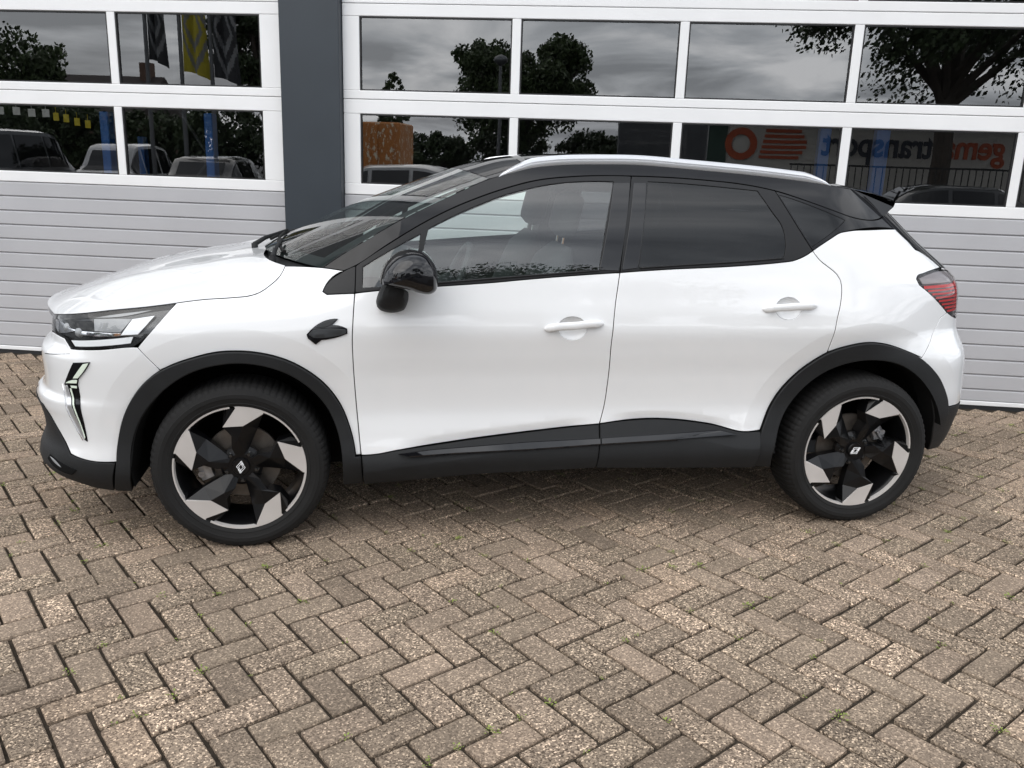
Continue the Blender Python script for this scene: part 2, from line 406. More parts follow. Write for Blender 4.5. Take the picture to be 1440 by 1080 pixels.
    for L in loops: nd += [0]*(2*len(L))+[1]*len(L)
    V = np.concatenate(verts); N = np.concatenate(nor); N /= np.linalg.norm(N, axis=1, keepdims=True)
    res = []
    for side in (0, 1):
        if side == 1 and not far: break
        if side == 0 and not near: continue
        m = np.array([1, -1 if side else 1, 1]); me = bpy.data.meshes.new(name)
        me.from_pydata((V*m).tolist(), [], [f[::-1] for f in faces] if side else faces); me.update()
        me.polygons.foreach_set('use_smooth', [not flat]*len(me.polygons)); me.polygons.foreach_set('material_index', nd)
        if not flat: me.normals_split_custom_set_from_vertices((N*m).tolist())
        par = parent[side] if isinstance(parent, (list, tuple)) else parent
        res.append(link(name, me, [mat, M['dark']] if shade_edge else [mat, mat], par))  # turned-in edges coloured black, putting shade into the shut lines
    return res if far and near else res[0]
def curve3(pts, step=.02, out=0.):
    """open polyline in (s, z) -> smooth 3-D points on the body"""
    C2 = catmull(pts, step, 40, closed=False); return B(C2[:, 0], C2[:, 1], out)
def resample(P, n):
    P = np.asarray(P, float); L = np.concatenate([[0], np.cumsum(np.linalg.norm(np.diff(P, axis=0), axis=1))]); t = np.linspace(0, L[-1], n)
    return np.stack([np.interp(t, L, P[:, k]) for k in range(P.shape[1])], 1)
def crowned(name, E, mat, parent, bx, bz, p=2.2, m=41, thick=.012, inset=.002, extra=None, px=None):
    """surface carried between a side edge E (3-D rows) and its mirror image; bx/bz: forward bulge and rise at the centre line, per row"""
    rows = []; us = np.sin(np.linspace(-1, 1, m)*math.pi/2)
    for i, q in enumerate(E):
        t = i/(len(E)-1); r = []
        for u in us:
            w = 1-abs(u)**(p(t) if callable(p) else p); w2 = 1-abs(u)**(px(t) if px else 2)
            z = q[2]+bz(t)*w; x = q[0]-bx(t)*w2
            if extra: dx, dz = extra(t, u); x += dx; z += dz
            r.append((x, (abs(q[1])-inset)*u, z))
        rows.append(r)
    mb = MB(); mb.grid(rows, flip=False)
    # turned-in rim
    n = len(rows); ring = [(0, j) for j in range(m)]+[(i, m-1) for i in range(1, n)]+[(n-1, j) for j in range(m-2, -1, -1)]+[(i, 0) for i in range(n-2, 0, -1)]
    top = [rows[i][j] for i, j in ring]; k = len(top); mb.add(top+[(x, y, z-thick) for x, y, z in top], [(a, (a+1) % k, k+(a+1) % k, k+a) for a in range(k)])
    o = mb.build(name, mat, parent, smooth=True, fix=False)
    if o.data.polygons[(n//2)*(m-1)+m//2].normal.z < 0: o.data.flip_normals()
    return o, rows
POLY={
 'fender':[(1.669,1.111),(1.752,1.113),(1.818,1.112),(1.9,1.104),(1.824,1.04),(1.819,1.028),(1.835,1.018),(1.94,1.025),(1.934,0.953),(1.928,0.845),(1.93,0.758),(1.937,0.625),(1.949,0.466),(1.956,0.381),(1.934,0.379),(1.928,0.427),(1.909,0.504),(1.873,0.594),(1.821,0.669),(1.755,0.727),(1.677,0.771),(1.597,0.795),(1.512,0.805),(1.424,0.801),(1.338,0.78),(1.264,0.754),(1.213,0.729),(1.139,0.817),(1.276,0.979),(1.376,0.992),(1.483,1.0),(1.548,1.008),(1.582,1.02),(1.613,1.041),(1.651,1.075),(1.663,1.095)],
 'corner_trim':[(1.9,1.104),(1.944,1.125),(1.94,1.025),(1.835,1.018),(1.819,1.028),(1.824,1.04)],
 'door_f':[(1.94,1.025),(2.037,1.037),(2.255,1.054),(2.492,1.072),(2.592,1.082),(2.99,1.114),(2.982,1.068),(2.968,0.977),(2.959,0.858),(2.961,0.679),(2.948,0.534),(2.935,0.487),(2.685,0.464),(2.413,0.436),(2.234,0.414),(2.086,0.395),(2.015,0.383),(1.956,0.381),(1.949,0.466),(1.937,0.625),(1.93,0.758),(1.928,0.845),(1.934,0.953)],
 'door_r':[(2.99,1.114),(3.164,1.127),(3.5,1.146),(3.684,1.162),(3.741,1.169),(3.784,1.182),(3.846,1.211),(3.871,1.176),(3.916,1.142),(3.946,1.117),(3.958,1.094),(3.96,1.071),(3.951,0.995),(3.937,0.94),(3.927,0.873),(3.918,0.789),(3.851,0.746),(3.782,0.684),(3.729,0.617),(3.692,0.547),(3.668,0.487),(3.653,0.445),(3.578,0.442),(3.426,0.476),(3.275,0.497),(3.172,0.503),(3.055,0.499),(2.935,0.487),(2.948,0.534),(2.961,0.679),(2.959,0.858),(2.968,0.977),(2.982,1.068)],
 'frame_f':[(1.94,1.025),(1.944,1.125),(2.066,1.207),(2.227,1.302),(2.351,1.361),(2.388,1.376),(2.533,1.427),(2.661,1.461),(2.832,1.482),(3.069,1.49),(3.022,1.302),(2.99,1.114),(2.592,1.082),(2.492,1.072),(2.255,1.054),(2.037,1.037)],
 'frame_r':[(3.069,1.49),(3.176,1.49),(3.383,1.483),(3.538,1.472),(3.703,1.448),(3.774,1.328),(3.846,1.211),(3.784,1.182),(3.741,1.169),(3.684,1.162),(3.5,1.146),(3.164,1.127),(2.99,1.114),(3.022,1.302)],
 'glass_q':[(1.97,1.047),(1.972,1.12),(2.039,1.162),(2.19,1.246),(2.17,1.061)],
 'glass_f':[(2.226,1.268),(2.35,1.329),(2.444,1.368),(2.508,1.393),(2.629,1.427),(2.73,1.448),(2.853,1.461),(2.986,1.464),(2.946,1.328),(2.902,1.121),(2.592,1.096),(2.255,1.067),(2.184,1.061),(2.205,1.189)],
 'glass_r':[(3.137,1.468),(3.255,1.466),(3.378,1.46),(3.502,1.452),(3.613,1.444),(3.664,1.366),(3.709,1.299),(3.714,1.271),(3.699,1.18),(3.501,1.163),(3.285,1.148),(3.074,1.133),(3.094,1.262)],
 'trim_q':[(3.703,1.448),(3.875,1.412),(4.054,1.373),(4.173,1.349),(4.544,1.351),(4.556,1.297),(4.093,1.292),(4.032,1.285),(3.953,1.258),(3.846,1.211),(3.774,1.328)],
 'glass_c':[(3.724,1.429),(3.794,1.415),(3.897,1.391),(4.003,1.364),(4.104,1.336),(3.958,1.277),(3.85,1.229),(3.786,1.328)],
 'pillar_f':[(2.986,1.464),(3.06,1.466),(2.986,1.119),(2.902,1.121)],
 'pillar_r':[(3.071,1.466),(3.129,1.468),(3.066,1.131),(2.996,1.122)],
 'roof_side':[(1.818,1.112),(1.89,1.162),(1.999,1.23),(2.114,1.298),(2.253,1.367),(2.362,1.417),(2.473,1.463),(2.562,1.488),(2.628,1.506),(2.75,1.524),(2.933,1.534),(3.117,1.537),(3.302,1.528),(3.55,1.514),(3.771,1.5),(4.131,1.481),(4.46,1.46),(4.544,1.351),(4.173,1.349),(4.054,1.373),(3.875,1.412),(3.703,1.448),(3.538,1.472),(3.383,1.483),(3.176,1.49),(3.069,1.49),(2.832,1.482),(2.661,1.461),(2.533,1.427),(2.388,1.376),(2.351,1.361),(2.227,1.302),(2.066,1.207),(1.944,1.125),(1.9,1.104)],
 'quarter':[(3.846,1.211),(3.953,1.258),(4.032,1.285),(4.093,1.292),(4.288,1.297),(4.556,1.297),(4.587,1.243),(4.582,1.21),(4.64,1.18),(4.654,1.16),(4.67,1.13),(4.46,1.112),(4.412,1.105),(4.387,1.091),(4.391,1.067),(4.611,0.934),(4.556,0.915),(4.409,0.751),(4.297,0.792),(4.207,0.818),(4.093,0.83),(4.009,0.818),(3.918,0.789),(3.927,0.873),(3.937,0.94),(3.951,0.995),(3.96,1.071),(3.958,1.094),(3.946,1.117),(3.916,1.142),(3.871,1.176)],
 'bumper_r':[(4.611,0.934),(4.71,0.904),(4.928,0.895),(5.478,0.8),(5.478,0.52),(4.978,0.5),(4.858,0.505),(4.61,0.509),(4.573,0.581),(4.521,0.651),(4.463,0.704),(4.385,0.758),(4.409,0.751),(4.556,0.915)],
 'skirt_r':[(4.61,0.509),(4.858,0.505),(4.978,0.5),(5.478,0.52),(5.478,0.25),(4.878,0.23),(4.698,0.289),(4.577,0.293),(4.54,0.387),(4.589,0.453)],
 'taillight':[(4.662,1.128),(4.46,1.112),(4.412,1.105),(4.387,1.091),(4.391,1.067),(4.611,0.934),(4.655,0.913),(4.71,0.904),(4.928,0.9),(4.978,1.0),(4.978,1.09)],
 'bumper_f':[(1.123,0.817),(0.996,0.802),(0.857,0.793),(0.812,0.827),(0.702,0.832),(0.5,0.81),(0.34,0.8),(0.34,0.6),(0.42,0.57),(0.653,0.546),(0.825,0.376),(0.96,0.359),(1.023,0.361),(1.025,0.402),(1.039,0.474),(1.066,0.554),(1.102,0.619),(1.151,0.679),(1.213,0.729),(1.139,0.817)],
 'skirt_f':[(1.023,0.361),(0.96,0.359),(0.825,0.376),(0.653,0.546),(0.42,0.57),(0.34,0.48),(0,0.46),(0,0.2),(0.3,0.2),(0.65,0.297),(0.736,0.272),(0.82,0.256),(0.908,0.236),(0.988,0.228)],
 'clad_af':[(1.023,0.361),(1.025,0.402),(1.039,0.474),(1.066,0.554),(1.102,0.619),(1.151,0.679),(1.213,0.729),(1.264,0.754),(1.338,0.78),(1.424,0.801),(1.512,0.805),(1.597,0.795),(1.677,0.771),(1.755,0.727),(1.821,0.669),(1.873,0.594),(1.909,0.504),(1.928,0.427),(1.934,0.379),(1.956,0.381),(1.961,0.319),(1.966,0.248),(1.881,0.24),(1.881,0.348),(1.874,0.428),(1.855,0.505),(1.811,0.596),(1.753,0.662),(1.681,0.713),(1.595,0.745),(1.51,0.757),(1.421,0.749),(1.334,0.723),(1.259,0.679),(1.181,0.605),(1.131,0.533),(1.096,0.437),(1.09,0.392),(1.085,0.347),(1.065,0.23),(0.988,0.228)],
 'clad_ar':[(3.653,0.445),(3.668,0.487),(3.692,0.547),(3.729,0.617),(3.782,0.684),(3.851,0.746),(3.918,0.789),(4.009,0.818),(4.093,0.83),(4.207,0.818),(4.297,0.792),(4.385,0.758),(4.463,0.704),(4.521,0.651),(4.573,0.581),(4.61,0.509),(4.623,0.447),(4.698,0.289),(4.577,0.293),(4.54,0.387),(4.5,0.498),(4.462,0.581),(4.407,0.645),(4.34,0.694),(4.268,0.728),(4.185,0.746),(4.083,0.748),(3.992,0.73),(3.909,0.692),(3.837,0.633),(3.783,0.562),(3.741,0.479),(3.724,0.41),(3.712,0.337),(3.722,0.271),(3.634,0.28)],
 'rocker_f':[(1.956,0.381),(2.015,0.383),(2.086,0.395),(2.234,0.414),(2.413,0.436),(2.685,0.464),(2.935,0.487),(2.93,0.402),(2.922,0.302),(2.631,0.293),(2.417,0.285),(2.19,0.266),(1.966,0.248),(1.961,0.319)],
 'rocker_r':[(2.935,0.487),(3.055,0.499),(3.172,0.503),(3.275,0.497),(3.426,0.476),(3.578,0.442),(3.653,0.445),(3.634,0.28),(3.282,0.29),(2.922,0.302),(2.93,0.402)],
 'strip_f':[(2.103,0.388),(2.234,0.402),(2.625,0.424),(2.933,0.433),(2.931,0.414),(2.625,0.399),(2.332,0.391),(2.145,0.382)],
 'strip_r':[(2.939,0.434),(3.237,0.446),(3.452,0.457),(3.536,0.439),(3.268,0.426),(2.937,0.414)],
 'headlamp':[(1.276,0.979),(1.171,0.965),(1.038,0.95),(0.936,0.935),(0.525,0.887),(0.596,0.839),(0.702,0.832),(0.812,0.827),(0.857,0.793),(0.996,0.802),(1.123,0.817),(1.139,0.828)],
 'vent':[(1.757,0.872),(1.786,0.902),(1.816,0.921),(1.878,0.933),(1.856,0.91),(1.875,0.908),(1.909,0.896),(1.911,0.876),(1.874,0.862),(1.812,0.85),(1.791,0.832),(1.762,0.856)],
 'vent_b':[(1.763,0.872),(1.781,0.89),(1.848,0.897),(1.905,0.893),(1.906,0.877),(1.871,0.866),(1.783,0.859)],
 'vent_t':[(1.787,0.897),(1.816,0.917),(1.872,0.929),(1.845,0.905),(1.808,0.897)],
 'drl_black':[(0.879,0.746),(0.957,0.755),(0.932,0.72),(0.897,0.684),(0.89,0.663),(0.891,0.646),(0.907,0.434),(0.892,0.441),(0.873,0.477),(0.816,0.656)],
 'drl_1':[(0.928,0.746),(0.953,0.752),(0.932,0.723),(0.898,0.688),(0.873,0.685)],
 'drl_2':[(0.86,0.675),(0.895,0.681),(0.89,0.667),(0.83,0.661)],
 'drl_3':[(0.824,0.652),(0.84,0.653),(0.895,0.462),(0.901,0.442),(0.893,0.447),(0.877,0.477)],
 'drl_5':[(0.85,0.643),(0.859,0.644),(0.903,0.454),(0.9,0.445)],
 'drl_4':[(0.856,0.655),(0.889,0.657),(0.888,0.647),(0.86,0.646)],
 'lamp_white':[(1.118,0.92),(1.202,0.934),(1.141,0.865),(1.075,0.859)],
 'lamp_strip':[(0.909,0.865),(1.075,0.867),(1.075,0.856),(1.026,0.852),(0.901,0.849)],
 'lamp_dark':[(0.747,0.894),(0.953,0.905),(0.962,0.87),(0.894,0.859),(0.821,0.872)],
 'lamp_chrome':[(0.62,0.859),(0.753,0.882),(0.822,0.869),(0.89,0.867),(0.789,0.843),(0.686,0.836)],
 'lamp_mid':[(0.961,0.912),(1.051,0.918),(1.116,0.919),(1.073,0.868),(0.968,0.868)],
 'lamp_low':[(0.843,0.823),(1.054,0.846),(1.122,0.856),(1.111,0.83),(0.996,0.814),(0.869,0.802)],
 'lamp_top':[(0.71,0.908),(0.941,0.928),(1.048,0.941),(1.167,0.958),(1.244,0.969),(1.078,0.926),(0.938,0.914),(0.759,0.901)],
 'hc_f':[(2.851,0.897),(2.849,0.882),(2.841,0.869),(2.829,0.859),(2.813,0.852),(2.795,0.85),(2.777,0.852),(2.76,0.859),(2.747,0.869),(2.738,0.882),(2.735,0.896),(2.737,0.91),(2.745,0.923),(2.758,0.933),(2.774,0.939),(2.792,0.941),(2.81,0.939),(2.826,0.933),(2.839,0.923),(2.848,0.91)],
 'hc_r':[(3.772,0.978),(3.769,0.964),(3.761,0.951),(3.749,0.941),(3.733,0.935),(3.715,0.933),(3.697,0.935),(3.681,0.941),(3.668,0.951),(3.66,0.964),(3.658,0.977),(3.661,0.991),(3.669,1.003),(3.682,1.013),(3.698,1.019),(3.715,1.022),(3.733,1.02),(3.749,1.013),(3.761,1.004),(3.769,0.991)],
 'hb_f':[(2.677,0.894),(2.734,0.903),(2.792,0.906),(2.865,0.913),(2.921,0.914)],
 'hb_r':[(3.598,0.974),(3.654,0.977),(3.718,0.981),(3.782,0.985),(3.843,0.987)],
 'wind':[(1.818,1.112),(1.89,1.162),(1.999,1.23),(2.114,1.298),(2.253,1.367),(2.362,1.417),(2.473,1.463)],
 'rail':[(2.473,1.463),(2.562,1.488),(2.628,1.506),(2.75,1.524),(2.933,1.534),(3.117,1.537),(3.302,1.528),(3.55,1.514),(3.771,1.5),(4.131,1.481),(4.46,1.46)],
 'hoodl':[(1.276,0.979),(1.376,0.992),(1.483,1.0),(1.548,1.008),(1.582,1.02),(1.613,1.041),(1.651,1.075),(1.663,1.095),(1.669,1.111)],
 'lampT':[(1.276,0.979),(1.171,0.965),(1.038,0.95),(0.936,0.935),(0.525,0.887)],
 'fend_top':[(1.669,1.111),(1.752,1.113),(1.818,1.112)],
 'tl_red':[(4.42,1.066),(4.642,1.058),(4.64,0.942),(4.594,0.954)],
 'bump_line':[(0.661,0.749),(0.858,0.776)],
}

# ================================================================== ground and paving
def paver_material(name, per_object):
    m, t, b = new_mat(name); g = t.nodes.new('ShaderNodeNewGeometry'); L = t.links.new
    if per_object:
        rn = t.nodes.new('ShaderNodeObjectInfo').outputs['Random']
    else:
        a = t.nodes.new('ShaderNodeAttribute'); a.attribute_name = 'tint'; rn = a.outputs['Fac']
    base = t.nodes.new('ShaderNodeValToRGB'); base.color_ramp.interpolation = 'LINEAR'; e = base.color_ramp.elements
    e[0].position = 0; e[0].color = (0.198, 0.153, 0.115, 1); e[1].position = 1; e[1].color = (0.292, 0.224, 0.170, 1)
    for p, c in ((.25, (0.231, 0.180, 0.134)), (.55, (0.250, 0.192, 0.144)), (.80, (0.262, 0.200, 0.151)), (.89, (0.285, 0.214, 0.157))):
        q = e.new(p); q.color = (*c, 1)
    L(rn, base.inputs[0])
    ln = t.nodes.new('ShaderNodeTexNoise'); ln.inputs['Scale'].default_value = 3.2; ln.inputs['Detail'].default_value = 4; L(g.outputs['Position'], ln.inputs['Vector'])
    lm = t.nodes.new('ShaderNodeMapRange'); lm.inputs['From Min'].default_value = .3; lm.inputs['From Max'].default_value = .7; lm.inputs['To Min'].default_value = .86; lm.inputs['To Max'].default_value = 1.13; L(ln.outputs[0], lm.inputs['Value'])
    # exposed aggregate: random grains, a few pale ones, a few dark pits
    vo = t.nodes.new('ShaderNodeTexVoronoi'); vo.inputs['Scale'].default_value = 215; vo.inputs['Randomness'].default_value = 1; L(g.outputs['Position'], vo.inputs['Vector'])
    sp = t.nodes.new('ShaderNodeSeparateColor'); L(vo.outputs['Color'], sp.inputs[0])
    gr = t.nodes.new('ShaderNodeValToRGB'); e = gr.color_ramp.elements; gr.color_ramp.interpolation = 'CONSTANT'
    e[0].position = 0; e[0].color = (.30, .285, .27, 1); e[1].position = .20; e[1].color = (.70, .70, .70, 1)
    for p, v in ((.42, 1.0), (.64, 1.28), (.82, 1.9), (.93, 3.4)):
        q = e.new(p); q.color = (v, v, v*.97, 1)
    L(sp.outputs[0], gr.inputs[0])
    # how worn the skin is differs from stone to stone
    wr = t.nodes.new('ShaderNodeMath'); wr.operation = 'MULTIPLY'; wr.inputs[1].default_value = 7.31; L(rn, wr.inputs[0])
    fr = t.nodes.new('ShaderNodeMath'); fr.operation = 'FRACT'; L(wr.outputs[0], fr.inputs[0])
    wm = t.nodes.new('ShaderNodeMapRange'); wm.inputs['To Min'].default_value = .45; wm.inputs['To Max'].default_value = 1.0; L(fr.outputs[0], wm.inputs['Value'])
    mx = t.nodes.new('ShaderNodeMix'); mx.data_type = 'RGBA'; mx.blend_type = 'MULTIPLY'; L(wm.outputs[0], mx.inputs['Factor']); L(base.outputs[0], mx.inputs['A']); L(gr.outputs[0], mx.inputs['B'])
    m2 = t.nodes.new('ShaderNodeMix'); m2.data_type = 'RGBA'; m2.blend_type = 'MULTIPLY'; m2.inputs['Factor'].default_value = 1; L(mx.outputs['Result'], m2.inputs['A']); L(lm.outputs[0], m2.inputs['B'])
    sn = t.nodes.new('ShaderNodeTexNoise'); sn.inputs['Scale'].default_value = .75; sn.inputs['Detail'].default_value = 6; sn.inputs['Roughness'].default_value = .6; L(g.outputs['Position'], sn.inputs['Vector'])
    sm = t.nodes.new('ShaderNodeMapRange'); sm.inputs['From Min'].default_value = .35; sm.inputs['From Max'].default_value = .62; sm.inputs['To Min'].default_value = .84; sm.inputs['To Max'].default_value = 1.06; L(sn.outputs[0], sm.inputs['Value'])
    m3 = t.nodes.new('ShaderNodeMix'); m3.data_type = 'RGBA'; m3.blend_type = 'MULTIPLY'; m3.inputs['Factor'].default_value = 1; L(m2.outputs['Result'], m3.inputs['A']); L(sm.outputs[0], m3.inputs['B'])
    L(m3.outputs['Result'], b.inputs['Base Color']); b.inputs['Roughness'].default_value = .9; b.inputs['Specular IOR Level'].default_value = .2
    nb = t.nodes.new('ShaderNodeTexNoise'); nb.inputs['Scale'].default_value = 160; nb.inputs['Detail'].default_value = 4; L(g.outputs['Position'], nb.inputs['Vector'])
    ad = t.nodes.new('ShaderNodeMath'); ad.operation = 'ADD'; L(nb.outputs[0], ad.inputs[0]); L(vo.outputs['Distance'], ad.inputs[1])
    bp = t.nodes.new('ShaderNodeBump'); bp.inputs['Strength'].default_value = .55; bp.inputs['Distance'].default_value = .003; L(ad.outputs[0], bp.inputs['Height']); L(bp.outputs[0], b.inputs['Normal'])
    return m
M['paver'] = paver_material('aggregate paver', True); M['paver_far'] = paver_material('aggregate paver field', False)
M['joint'] = plain('joint sand', (.040, .032, .024), .95, spec=.1, noise=.35, nscale=40, bump=.6, bscale=350)
M['asphalt'] = plain('asphalt', (.055, .055, .056), .9, noise=.15, nscale=3, bump=.4, bscale=120)
M['weed'] = plain('weed leaf', (.20, .25, .045), .6, noise=.3, nscale=60)

WALL_A = -0.27490; WALL_D = 2.1689
cw, sw = math.cos(WALL_A), math.sin(WALL_A)
def wall_depth(x, y): return -x*sw+(y-WALL_D)*cw          # >0 behind the door plane

g = MB(); n = 24
xs = np.concatenate([[-400, -120, -60], np.linspace(-30, 30, 13), [60, 120, 400]])
g.grid([[(x, y, -.09) for x in xs] for y in xs])
ground = tag(g.build('ground', M['asphalt'], smooth=True), kind='structure')
bedpts = [(-7.2, -5.2), (9.0, -5.2), (9.0, WALL_D+9.0*math.tan(WALL_A)+.25), (-7.2, WALL_D-7.2*math.tan(WALL_A)+.25)]
pv = MB(); pv.prism([(x, y, -.08) for x, y in bedpts], (0, 0, .066))
pavement = tag(pv.build('pavement', M['joint']), kind='structure')

ANG = rad(29.25); PA = .1075; ORG = np.array([.05712, 12.92967])
def lat(qx, qy):
    X = PA*(qx+ORG[0]); Y = -PA*(qy+ORG[1]); return (X*math.cos(ANG)-Y*math.sin(ANG), X*math.sin(ANG)+Y*math.cos(ANG))
def paver_mesh(seed, L=.2045, W=.0972):
    r = random.Random(seed); hx, hy, c, d = L/2, W/2, .0045, .0045; j = lambda s=.0017: r.uniform(-s, s)
    def ring(ax, ay, z, cut):
        pts = [(-ax+cut, -ay), (ax-cut, -ay), (ax, -ay+cut), (ax, ay-cut), (ax-cut, ay), (-ax+cut, ay), (-ax, ay-cut), (-ax, -ay+cut)]
        return [(x+j(), y+j(), z) for x, y in pts]
    t = ring(hx-c, hy-c, 0, .004); m = ring(hx, hy, -d, .005); bt = [(x, y, -.065) for x, y, _ in m]
    t = [(x, y, r.uniform(-.0007, .0007)) for x, y, z in t]
    vs = t+m+bt; fs = [tuple(range(8))]+[(8+i, 8+(i+1) % 8, (i+1) % 8, i) for i in range(8)]+[(16+i, 16+(i+1) % 8, 8+(i+1) % 8, 8+i) for i in range(8)]
    return vs, fs
VAR = [paver_mesh(s) for s in range(6)]
stones = []
R_ = np.array([_r, _u, _f])
def to_px(p):
    q = R_@(np.array(p)-np.array(CAM)); return (720+1203.02*q[0]/q[2], 540-1203.02*q[1]/q[2], q[2]) if q[2] > .05 else (-9e3, 0, 1)
for nn in range(-110, 110):
    for mm in range(-45, 45):
        for H in (0, 1):
            c = (nn+1, nn+4*mm+.5) if H == 0 else (nn+.5, nn+4*mm+2)
            x, y = lat(*c)
            if not (-5.0 < x < 7.2 and -3.7 < y) or wall_depth(x, y) > -.11: continue
            px = to_px((x, y, 0))
            if not (-260 < px[0] < 1700 and px[1] < 1400): continue
            stones.append((x, y, ANG+(math.pi/2 if H else 0), px))
def seen_weight(s):
    px, py, d = s[3]
    if not (-20 < px < 1460 and py < 1095): return 1e6+d
    hid = -.75 < s[0] < 3.3 and -.8 < s[1] < 2.2
    return d+(50 if hid else 0)
stones.sort(key=seen_weight)
pav_meshes = []
for vs, fs in VAR:
    me = bpy.data.meshes.new('brick'); me.from_pydata(vs, [], fs); me.materials.append(M['paver']); me.update(); pav_meshes.append(me)
fv, ff, ft = [], [], []
for i, (x, y, a, px) in enumerate(stones):
    k = random.randrange(6); da = random.gauss(0, .008); dz = random.gauss(-.001, .0016); tx, ty = random.gauss(0, .008), random.gauss(0, .006)
    flip = random.choice((0, math.pi)); x += random.gauss(0, .0011); y += random.gauss(0, .0011)
    if i < 300:
        o = bpy.data.objects.new('brick', pav_meshes[k]); COL.objects.link(o); o.parent = pavement
        o.location = (x, y, dz); o.rotation_euler = (tx, ty, a+da+flip)
    else:
        ca, sa = math.cos(a+da+flip), math.sin(a+da+flip); o0 = len(fv)
        fv += [(x+vx*ca-vy*sa, y+vx*sa+vy*ca, vz+dz+vx*ty+vy*tx) for vx, vy, vz in VAR[k][0]]
        ff += [tuple(q+o0 for q in f) for f in VAR[k][1]]; ft += [random.random()]*len(VAR[k][1])
me = bpy.data.meshes.new('bricks'); me.from_pydata(fv, [], ff); at = me.attributes.new('tint', 'FLOAT', 'FACE'); at.data.foreach_set('value', ft); me.update()
tag(link('bricks', me, M['paver_far'], pavement), kind='stuff')

# weeds in the joints: little rosettes of leaves where joints meet
wm_ = MB(); rw = random.Random(5)
vis = [s for s in stones if -60 < s[3][0] < 1500 and 600 < s[3][1] < 1120]
for s in rw.sample(vis, min(230, len(vis))):
    a = s[2]; ux, uy = math.cos(a), math.sin(a); vx, vy = -uy, ux
    sx = rw.choice((-1, 1))*.107; sy = rw.choice((-1, 1))*.053
    if rw.random() < .5: sx = rw.uniform(-.1, .1)
    cx, cy = s[0]+ux*sx+vx*sy, s[1]+uy*sx+vy*sy; big = rw.random()**1.7
    for k in range(int(5+26*big)):
        th = rw.uniform(0, 6.28); rr = rw.uniform(.001, .005+.026*big); x = cx+math.cos(th)*rr; y = cy+math.sin(th)*rr; L = rw.uniform(.003, .007+.005*big); z = rw.uniform(-.004, .003); w = L*.5
        dx, dy = math.cos(th)*L, math.sin(th)*L; up = rw.uniform(.0, .5)*L
        wm_.add([(x, y, z), (x+dx*.5-dy*.35, y+dy*.5+dx*.35, z+up*.7), (x+dx, y+dy, z+up), (x+dx*.5+dy*.35, y+dy*.5-dx*.35, z+up*.6)], [(0, 1, 2, 3)])
tag(wm_.build('weeds', M['weed'], fix=False), 'tiny green weeds sprouting from the joints of the paving bricks', 'weeds', kind='stuff')

# ================================================================== garage: sectional doors, pillar, workshop behind
M['doorwhite'] = plain('white door frame enamel', (.80, .80, .80), .38, spec=.4, noise=.02, nscale=5)
M['doorgrey'] = plain('grey ribbed door skin', (.435, .435, .45), .42, spec=.4, noise=.035, nscale=2.5, bump=.12, bscale=260)
M['seal'] = plain('rubber door seal', (.018, .018, .019), .7)
M['gasket'] = plain('pane gasket', (.012, .012, .013), .6)
M['anthracite'] = plain('anthracite facade sheet', (.027, .035, .044), .42, spec=.45, noise=.06, nscale=3)
M['steelin'] = plain('workshop wall', (.055, .057, .06), .85, noise=.2, nscale=1.5)
M['concrete'] = plain('workshop concrete floor', (.12, .12, .12), .7, noise=.2, nscale=2)
M['blue'] = plain('blue lift paint', (.03, .16, .52), .42, coat=.3, noise=.1)
garage = tag(empty('garage_building', (0, WALL_D, 0), WALL_A), 'white and grey garage facade with two windowed sectional doors and a dark pillar', 'garage')
def lpart(mb, name, mat, parent, smooth=False): return mb.build(name, mat, parent, smooth)
PW, PG = 1.0233, .0577
RIBS = [.127, .230, .333, .436, .540, .6465, .754, .857, .960, 1.062, 1.166, 1.270]
WROWS = [(1.270, 1.903, 1.3453, 1.8090), (1.903, 2.505, 1.9596, 2.4271), (2.505, 3.108, 2.565, 3.0300)]
def rib_mesh(x0, x1, z0, z1):
    # face at y = 0, the lower lip rolls back into the groove and the upper lip leans out of it
    prof = [(.024, z0), (.0075, z0+.0012), (.0, z0+.0075), (.0, z1-.0095), (.010, z1-.0012), (.024, z1)]
    mb = MB(); mb.add([(x0, y, z) for y, z in prof]+[(x1, y, z) for y, z in prof], [(i, i+1, 7+i, 6+i) for i in range(5)]+[(0, 1, 2, 3, 4, 5), (6, 7, 8, 9, 10, 11)]); return mb
